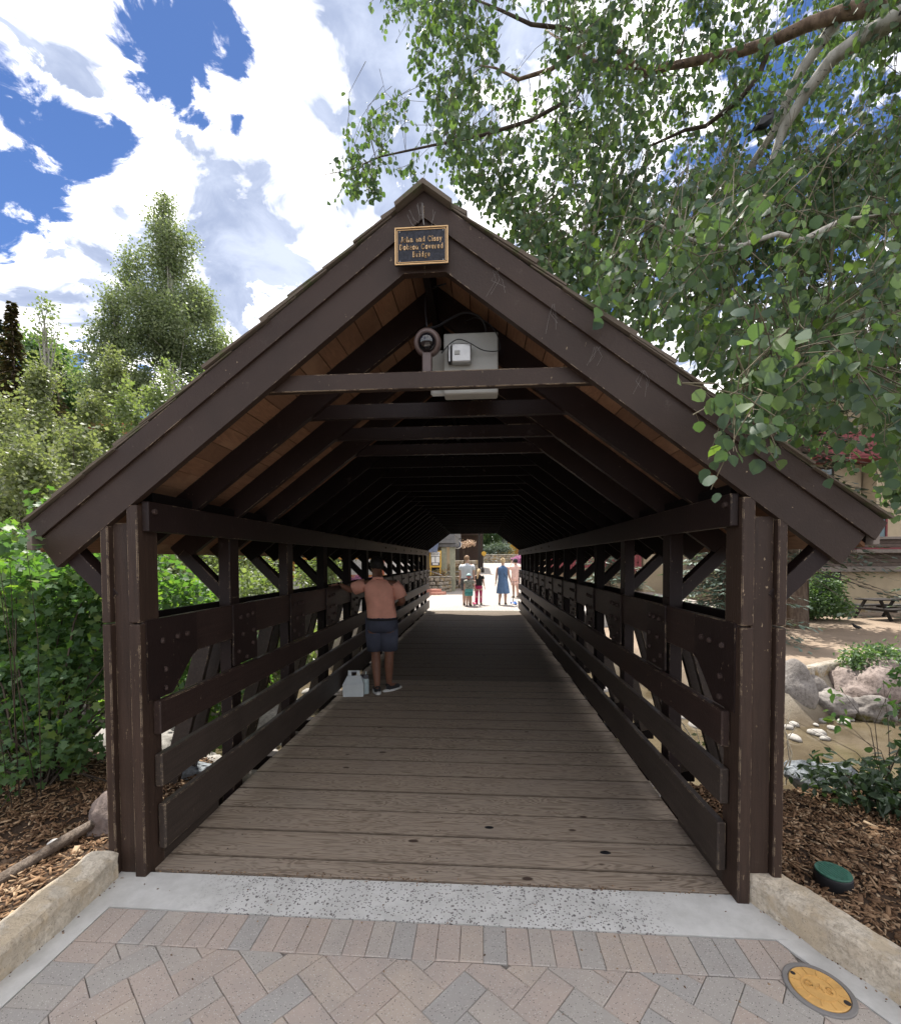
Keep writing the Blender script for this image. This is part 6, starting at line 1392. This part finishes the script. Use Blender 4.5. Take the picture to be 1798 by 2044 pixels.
# terrace and restaurant seen through the left rails
TB = (-8, 17.5, .5); TR = thing('terrace', 'restaurant terrace with orange timber posts seen through the left rails', 'terrace', TB)
def tp(n, m, *b): return part(n, m, *b, parent=TR, B_=TB)
tp('terrace_wall', 'white_wall', (-14, -3.3, 17.4, 18.4, -.6, 1.02)); tp('rail', 'orange_wood', (-14, -3.2, 17.3, 17.38, 1.03, 1.16)); tp('rail', 'orange_wood', (-14, -3.2, 17.3, 17.38, 1.75, 1.83))
for x in (-11.5, -10.2, -9.05, -7.2, -5.6): tp('post', 'orange_wood', (x-.1, x+.1, 17.5, 17.7, 1.03, 3.6))
tp('beam', 'orange_wood', (-14, -5.3, 17.45, 17.75, 3.61, 3.85)); tp('back_wall', 'trim', (-14, -6, 22, 22.3, -.5, 5))
tp('wall', 'white_wall', (-5.6, -3.4, 19.5, 25, -.5, 3.6)); tp('chimney', 'terracotta', (-4.2, -3.9, 19.3, 19.49, .2, 3.4))
tp('roof', 'grey_siding', (-14, -3.0, 17.0, 25, 3.9, 4.15))
plant('flower_box', 'red geraniums in boxes along the terrace rail', 'flowers', (-5, 17.25, .8), [(-4.6, 17.2, .95, 1.3, .12, .14)], 1400, .06, 'flower_pink', per=5, spread=.04, stems=0, up=.8)
RB = (7, 26, -.3); RH = thing('chalet', 'chalet with crimson balconies seen through the right rails', 'building', RB)
def rp(n, m, *b): return part(n, m, *b, parent=RH, B_=RB)
rp('wall', 'stucco', (3.9, 8.4, 24.8, 30, -.6, 6.5)); rp('balcony_floor', 'redpaint', (3.7, 8.5, 24.0, 24.79, 1.1, 1.22)); rp('balcony_rail', 'redpaint', (3.7, 8.5, 24.0, 24.08, 2.05, 2.15)); rp('balcony_floor', 'redpaint', (3.7, 8.5, 24.0, 24.79, 3.9, 4.02)); rp('roof', 'roofdark', (3.2, 8.5, 23.7, 30.5, 6.51, 6.8))
for k in range(24): link('picket', pic, RH, Vector((3.85+k*.195, 24.04, 1.225))-Vector(RB), None, (1, 1, .93))
for x in (4.6, 6.6): window(RH, x, x+.9, 1.4, 2.8, 24.78, RB, 'trim')
# ------------------------------------------------------------------ middle and far vegetation
def blobs(cx, cy, z0, z1, r_, n, taper=.6, sq=1.0):
    out = []
    for k in range(n):
        f = (k+.5)/n; rr = r_*(1-taper*f)*random.uniform(.75, 1.1); a = random.uniform(0, 6.28); o_ = rr*.45
        out.append((cx+math.cos(a)*o_, cy+math.sin(a)*o_, z0+(z1-z0)*f, rr*.75, rr*.75, (z1-z0)/n*random.uniform(.9, 1.4)*sq))
    return out
def cone(cx, cy, z0, z1, r_, n=46, pw=.85):
    out = []
    for k in range(n):
        f = random.random()**1.25; rr = r_*((1-f)**pw)*(.55+.45*min(1, f*7)); a = random.uniform(0, 6.28); q = math.sqrt(random.random())*.82
        s_ = max(.22, r_*.30*(1-f*.65)); out.append((cx+math.cos(a)*rr*q, cy+math.sin(a)*rr*q, z0+(z1-z0)*f, s_, s_, s_*random.uniform(.8, 1.5)))
    return out+[(cx, cy, z0+(z1-z0)*t, max(.15, r_*.30*(1-t)), max(.15, r_*.3*(1-t)), .5) for t in (.2, .4, .6, .8, .93, .99)]
def bush_at(px, py_top, d, w_px, h, mat, label, n, group, size=.10, taper=.5):
    c = at(px, py_top, d); zt = c[2]; r_ = w_px/2*d/915; gz = float(H(c[0], c[1])); z0 = max(gz, zt-h)
    plant('hillside_shrub', label, 'shrub', (c[0], c[1], gz), cone(c[0], c[1], z0+.1, zt, r_*1.15, 26, .6), n, size, mat, per=6, spread=.12, stems=10, stem_r=.018, shell=.42, clump=1.1, up=.9, group=group)
hg = 'light green shrubs covering the left hillside'
HS = [(30, 820, 8.5, 260, 4.0, 'bush_lit', 'bright yellow green shrub lowest on the left hillside at the frame edge', 11000),
      (150, 880, 7.5, 230, 3.4, 'bush_lit', 'bright yellow green shrub on the left hillside above the left eave tip', 9000),
      (60, 930, 6.3, 240, 3.2, 'bush_lit', 'pale green shrub directly behind the left eave tip', 8000),
      (250, 790, 11, 190, 5.0, 'bush_lit2', 'grey green shrub along the left roof line', 9000),
      (330, 740, 13, 180, 5.0, 'bush_lit2', 'grey green shrub beneath the tall aspen trunk', 8000),
      (180, 800, 12, 180, 5.0, 'bush_lit', 'yellow green shrub in front of the distant brown roof', 8000),
      (80, 745, 12, 150, 5.5, 'bush_lit', 'upright yellow green shrub left of the sparse sapling', 7000),
      (225, 720, 13, 110, 6.0, 'bush_lit', 'tall narrow yellow green shrub under the smaller aspen', 6000),
      (0, 800, 11, 150, 5.0, 'bush_lit', 'yellow green shrub at the left frame edge below the brown spruce', 6000),
      (-120, 850, 8, 260, 4.0, 'bush_lit', 'yellow green shrub just past the left frame edge', 5000),
      (400, 770, 15, 150, 5.5, 'bush_lit2', 'grey green shrub behind the roof shakes right of the aspen', 5000)]
for px, pt, d, w, h, mt, lb, n in HS: bush_at(px, pt, d, w, h, mt, lb, int(n*1.6), None, .062 if d < 9 else .078)
mid = [((-3.9, 8.8), 1.6, 1.3, 'bush_lit2', 'grey green willow across the creek seen through the first left rails'), ((-6.2, 12.5), 2.2, 1.7, 'bush_lit2', 'pale green willow below the terrace left of the bridge'), ((-4.6, 14.8), 2.0, 1.2, 'bush_lit2', 'pale willow below the white terrace wall'),
       ((-3.6, 5.9), 1.6, 1.0, 'shrub', 'green shrub leaning over the creek left of the second post'), ((-6.0, 8.0), 2.2, 1.5, 'bush_lit', 'yellow green shrub on the bank behind the near currant shrub'), ((-8.5, 11), 3.0, 2.0, 'bush_lit', 'yellow green shrub mass below the left terrace end')]
for (x, y), h, r_, mt, lb in mid:
    gz = max(float(H(x, y)), -1.2); plant('creek_shrub', lb, 'shrub', (x, y, gz), blobs(x, y, gz+.3, gz+h+.9, r_, 5, .3), 5500, .09, mt, per=6, spread=.1, stems=10, stem_r=.014, shell=.45, clump=1.3, up=.9)
def aspen(label, px, py_top, py_bot, d, w_px, n, mat='aspen_far', tr=.16, nb=9, taper=.75, size=.13, sq=1.0, smat='bark_white'):
    t = at(px, py_top, d); b = at(px, py_bot, d); gz = float(H(t[0], t[1])); r_ = w_px/2*d/915
    plant('aspen_tree', label, 'tree', (t[0], t[1], gz), cone(t[0], t[1], b[2], t[2]-.2, r_*1.05, 30+nb*2, taper), n, size, mat, per=7, spread=.20, stems=26, stem_r=.035, smat=smat, shell=.5, clump=.9, trunk=(t[2]-gz-.3, tr), up=.7)
aspen('tall pointed aspen with pale trunk rising above the left hillside', 335, 395, 700, 22, 255, 46000, nb=13, tr=.22, taper=.80, size=.105)
aspen('smaller aspen crown leaning left of the tall aspen', 225, 590, 810, 21, 185, 21000, nb=8, taper=.75, size=.105)
aspen('aspen crown behind the left roof slope right of the tall one', 430, 660, 830, 24, 170, 10000, nb=6, taper=.5)
aspen('sparse thin sapling standing against the clouds at the far left', 88, 600, 760, 17, 75, 900, 'bush_lit2', .035, 6, .4, .10)
conifer('brown topped spruce at the left edge of the hillside', (at(28, 760, 17)[0], at(28, 760, 17)[1], 1.5), at(28, 612, 17)[2]-1.5, 1.0, 'dead_spruce', 1.5, 38, 12, .75, .12, nsz=.15, leafn=44)
conifer('dark spruce just behind the brown topped one', (at(-5, 760, 18.5)[0], at(-5, 760, 18.5)[1], 1.5), at(-8, 640, 18.5)[2]-1.5, 1.6, 'spruce', 1.0, 20, 11, .4, .14, nsz=.26)
conifer('small dry brown spruce between the shrubs and the aspen', (at(117, 780, 20)[0], at(117, 780, 20)[1], 4.0), at(117, 733, 20)[2]-4.0, .75, 'dead_spruce', 1.0, 16, 10, .4, .07, nsz=.12, leafn=36)
rb_ = (at(160, 812, 34)[0], at(160, 812, 34)[1], 9); HR = thing('hillside_house', 'distant brown roofed house peeking over the hillside shrubs', 'building', rb_)
part('wall', 'terracotta', (rb_[0]-2.2, rb_[0]+1.6, rb_[1], rb_[1]+4, 5, at(160, 812, 34)[2]-.25), parent=HR, B_=rb_); part('roof', 'trim_light', (rb_[0]-2.6, rb_[0]+2.0, rb_[1]-.4, rb_[1]+4.4, at(160, 812, 34)[2]-.24, at(160, 812, 34)[2]), parent=HR, B_=rb_)
# trees beyond the far plaza
FT = [(-2.5, 50, 6, 3.0, 'shrub_mid', 'green leafy tree behind the restaurant porch'), (1.2, 54, 6.2, 2.0, 'shrub_mid', 'broad green tree filling the middle of the far opening'), (-3.8, 57, 9.5, 3.0, 'shrub_mid', 'green tree rising over the far trees left of centre'), (-6, 44, 8, 3.5, 'shrub_mid', 'green tree behind the grey sided shop'), (9.5, 50, 9, 3.6, 'shrub_mid', 'large green tree right of the ochre house'), (-1, 64, 9, 4, 'aspen_far', 'tall grey green tree closing the far view')]
for x, y, h, r_, mt, lb in FT:
    gz = float(H(x, y)); plant('street_tree', lb, 'tree', (x, y, gz), blobs(x, y, gz+1.2, gz+h, r_, 6, .35), 5000, .26, mt, per=6, spread=.25, stems=8, stem_r=.05, shell=.5, clump=.6, trunk=(h*.8, .15), up=.8)
plant('hedge', 'grey green hedge along the top of the far retaining wall', 'hedge', (1.6, 47.5, 2.2), [(-.2, 47.4, 2.7, 1.5, .5, .6), (2.0, 47.4, 2.8, 1.6, .5, .7)], 3500, .14, 'blue_spruce', per=5, spread=.1, stems=6, up=.8)
plant('blossom_tree', 'flowering tree with peach blossoms beside the round sign', 'tree', (-1.0, 33.2, .5), [(-.9, 33.2, 2.85, .5, .4, .15), (-.45, 33.2, 2.98, .4, .3, .12)], 450, .09, 'blossom', per=5, spread=.08, stems=8, trunk=(2.6, .06), up=.8)
bgp = [((-14, 40), 4, 3), ((-30, 30), 5, 4), ((-40, 18), 5, 4), ((12, 40), 13, 5), ((20, 38), 14, 6), ((30, 30), 15, 6), ((34, 18), 14, 6), ((-10, 50), 7, 4)]
for k, ((x, y), h, r_) in enumerate(bgp):
    gz = float(H(x, y)); lb = ['tree on the left slope behind the terrace', 'tree high on the left slope', 'tree at the far left of the slope', 'tree rising behind the chalet', 'tree rising behind the beige building', 'tall tree right of the beige building', 'tall tree far to the right of the plaza', 'tree behind the shop roofs'][k]
    plant('broadleaf_tree', 'green broadleaf '+lb, 'tree', (x, y, gz), blobs(x, y, gz+1.5, gz+h, r_, 7, .4), 6000, .34, ['aspen_far', 'shrub_mid'][k % 2], per=6, spread=.3, stems=8, stem_r=.06, shell=.5, clump=.5, trunk=(h*.85, .22), up=.8)
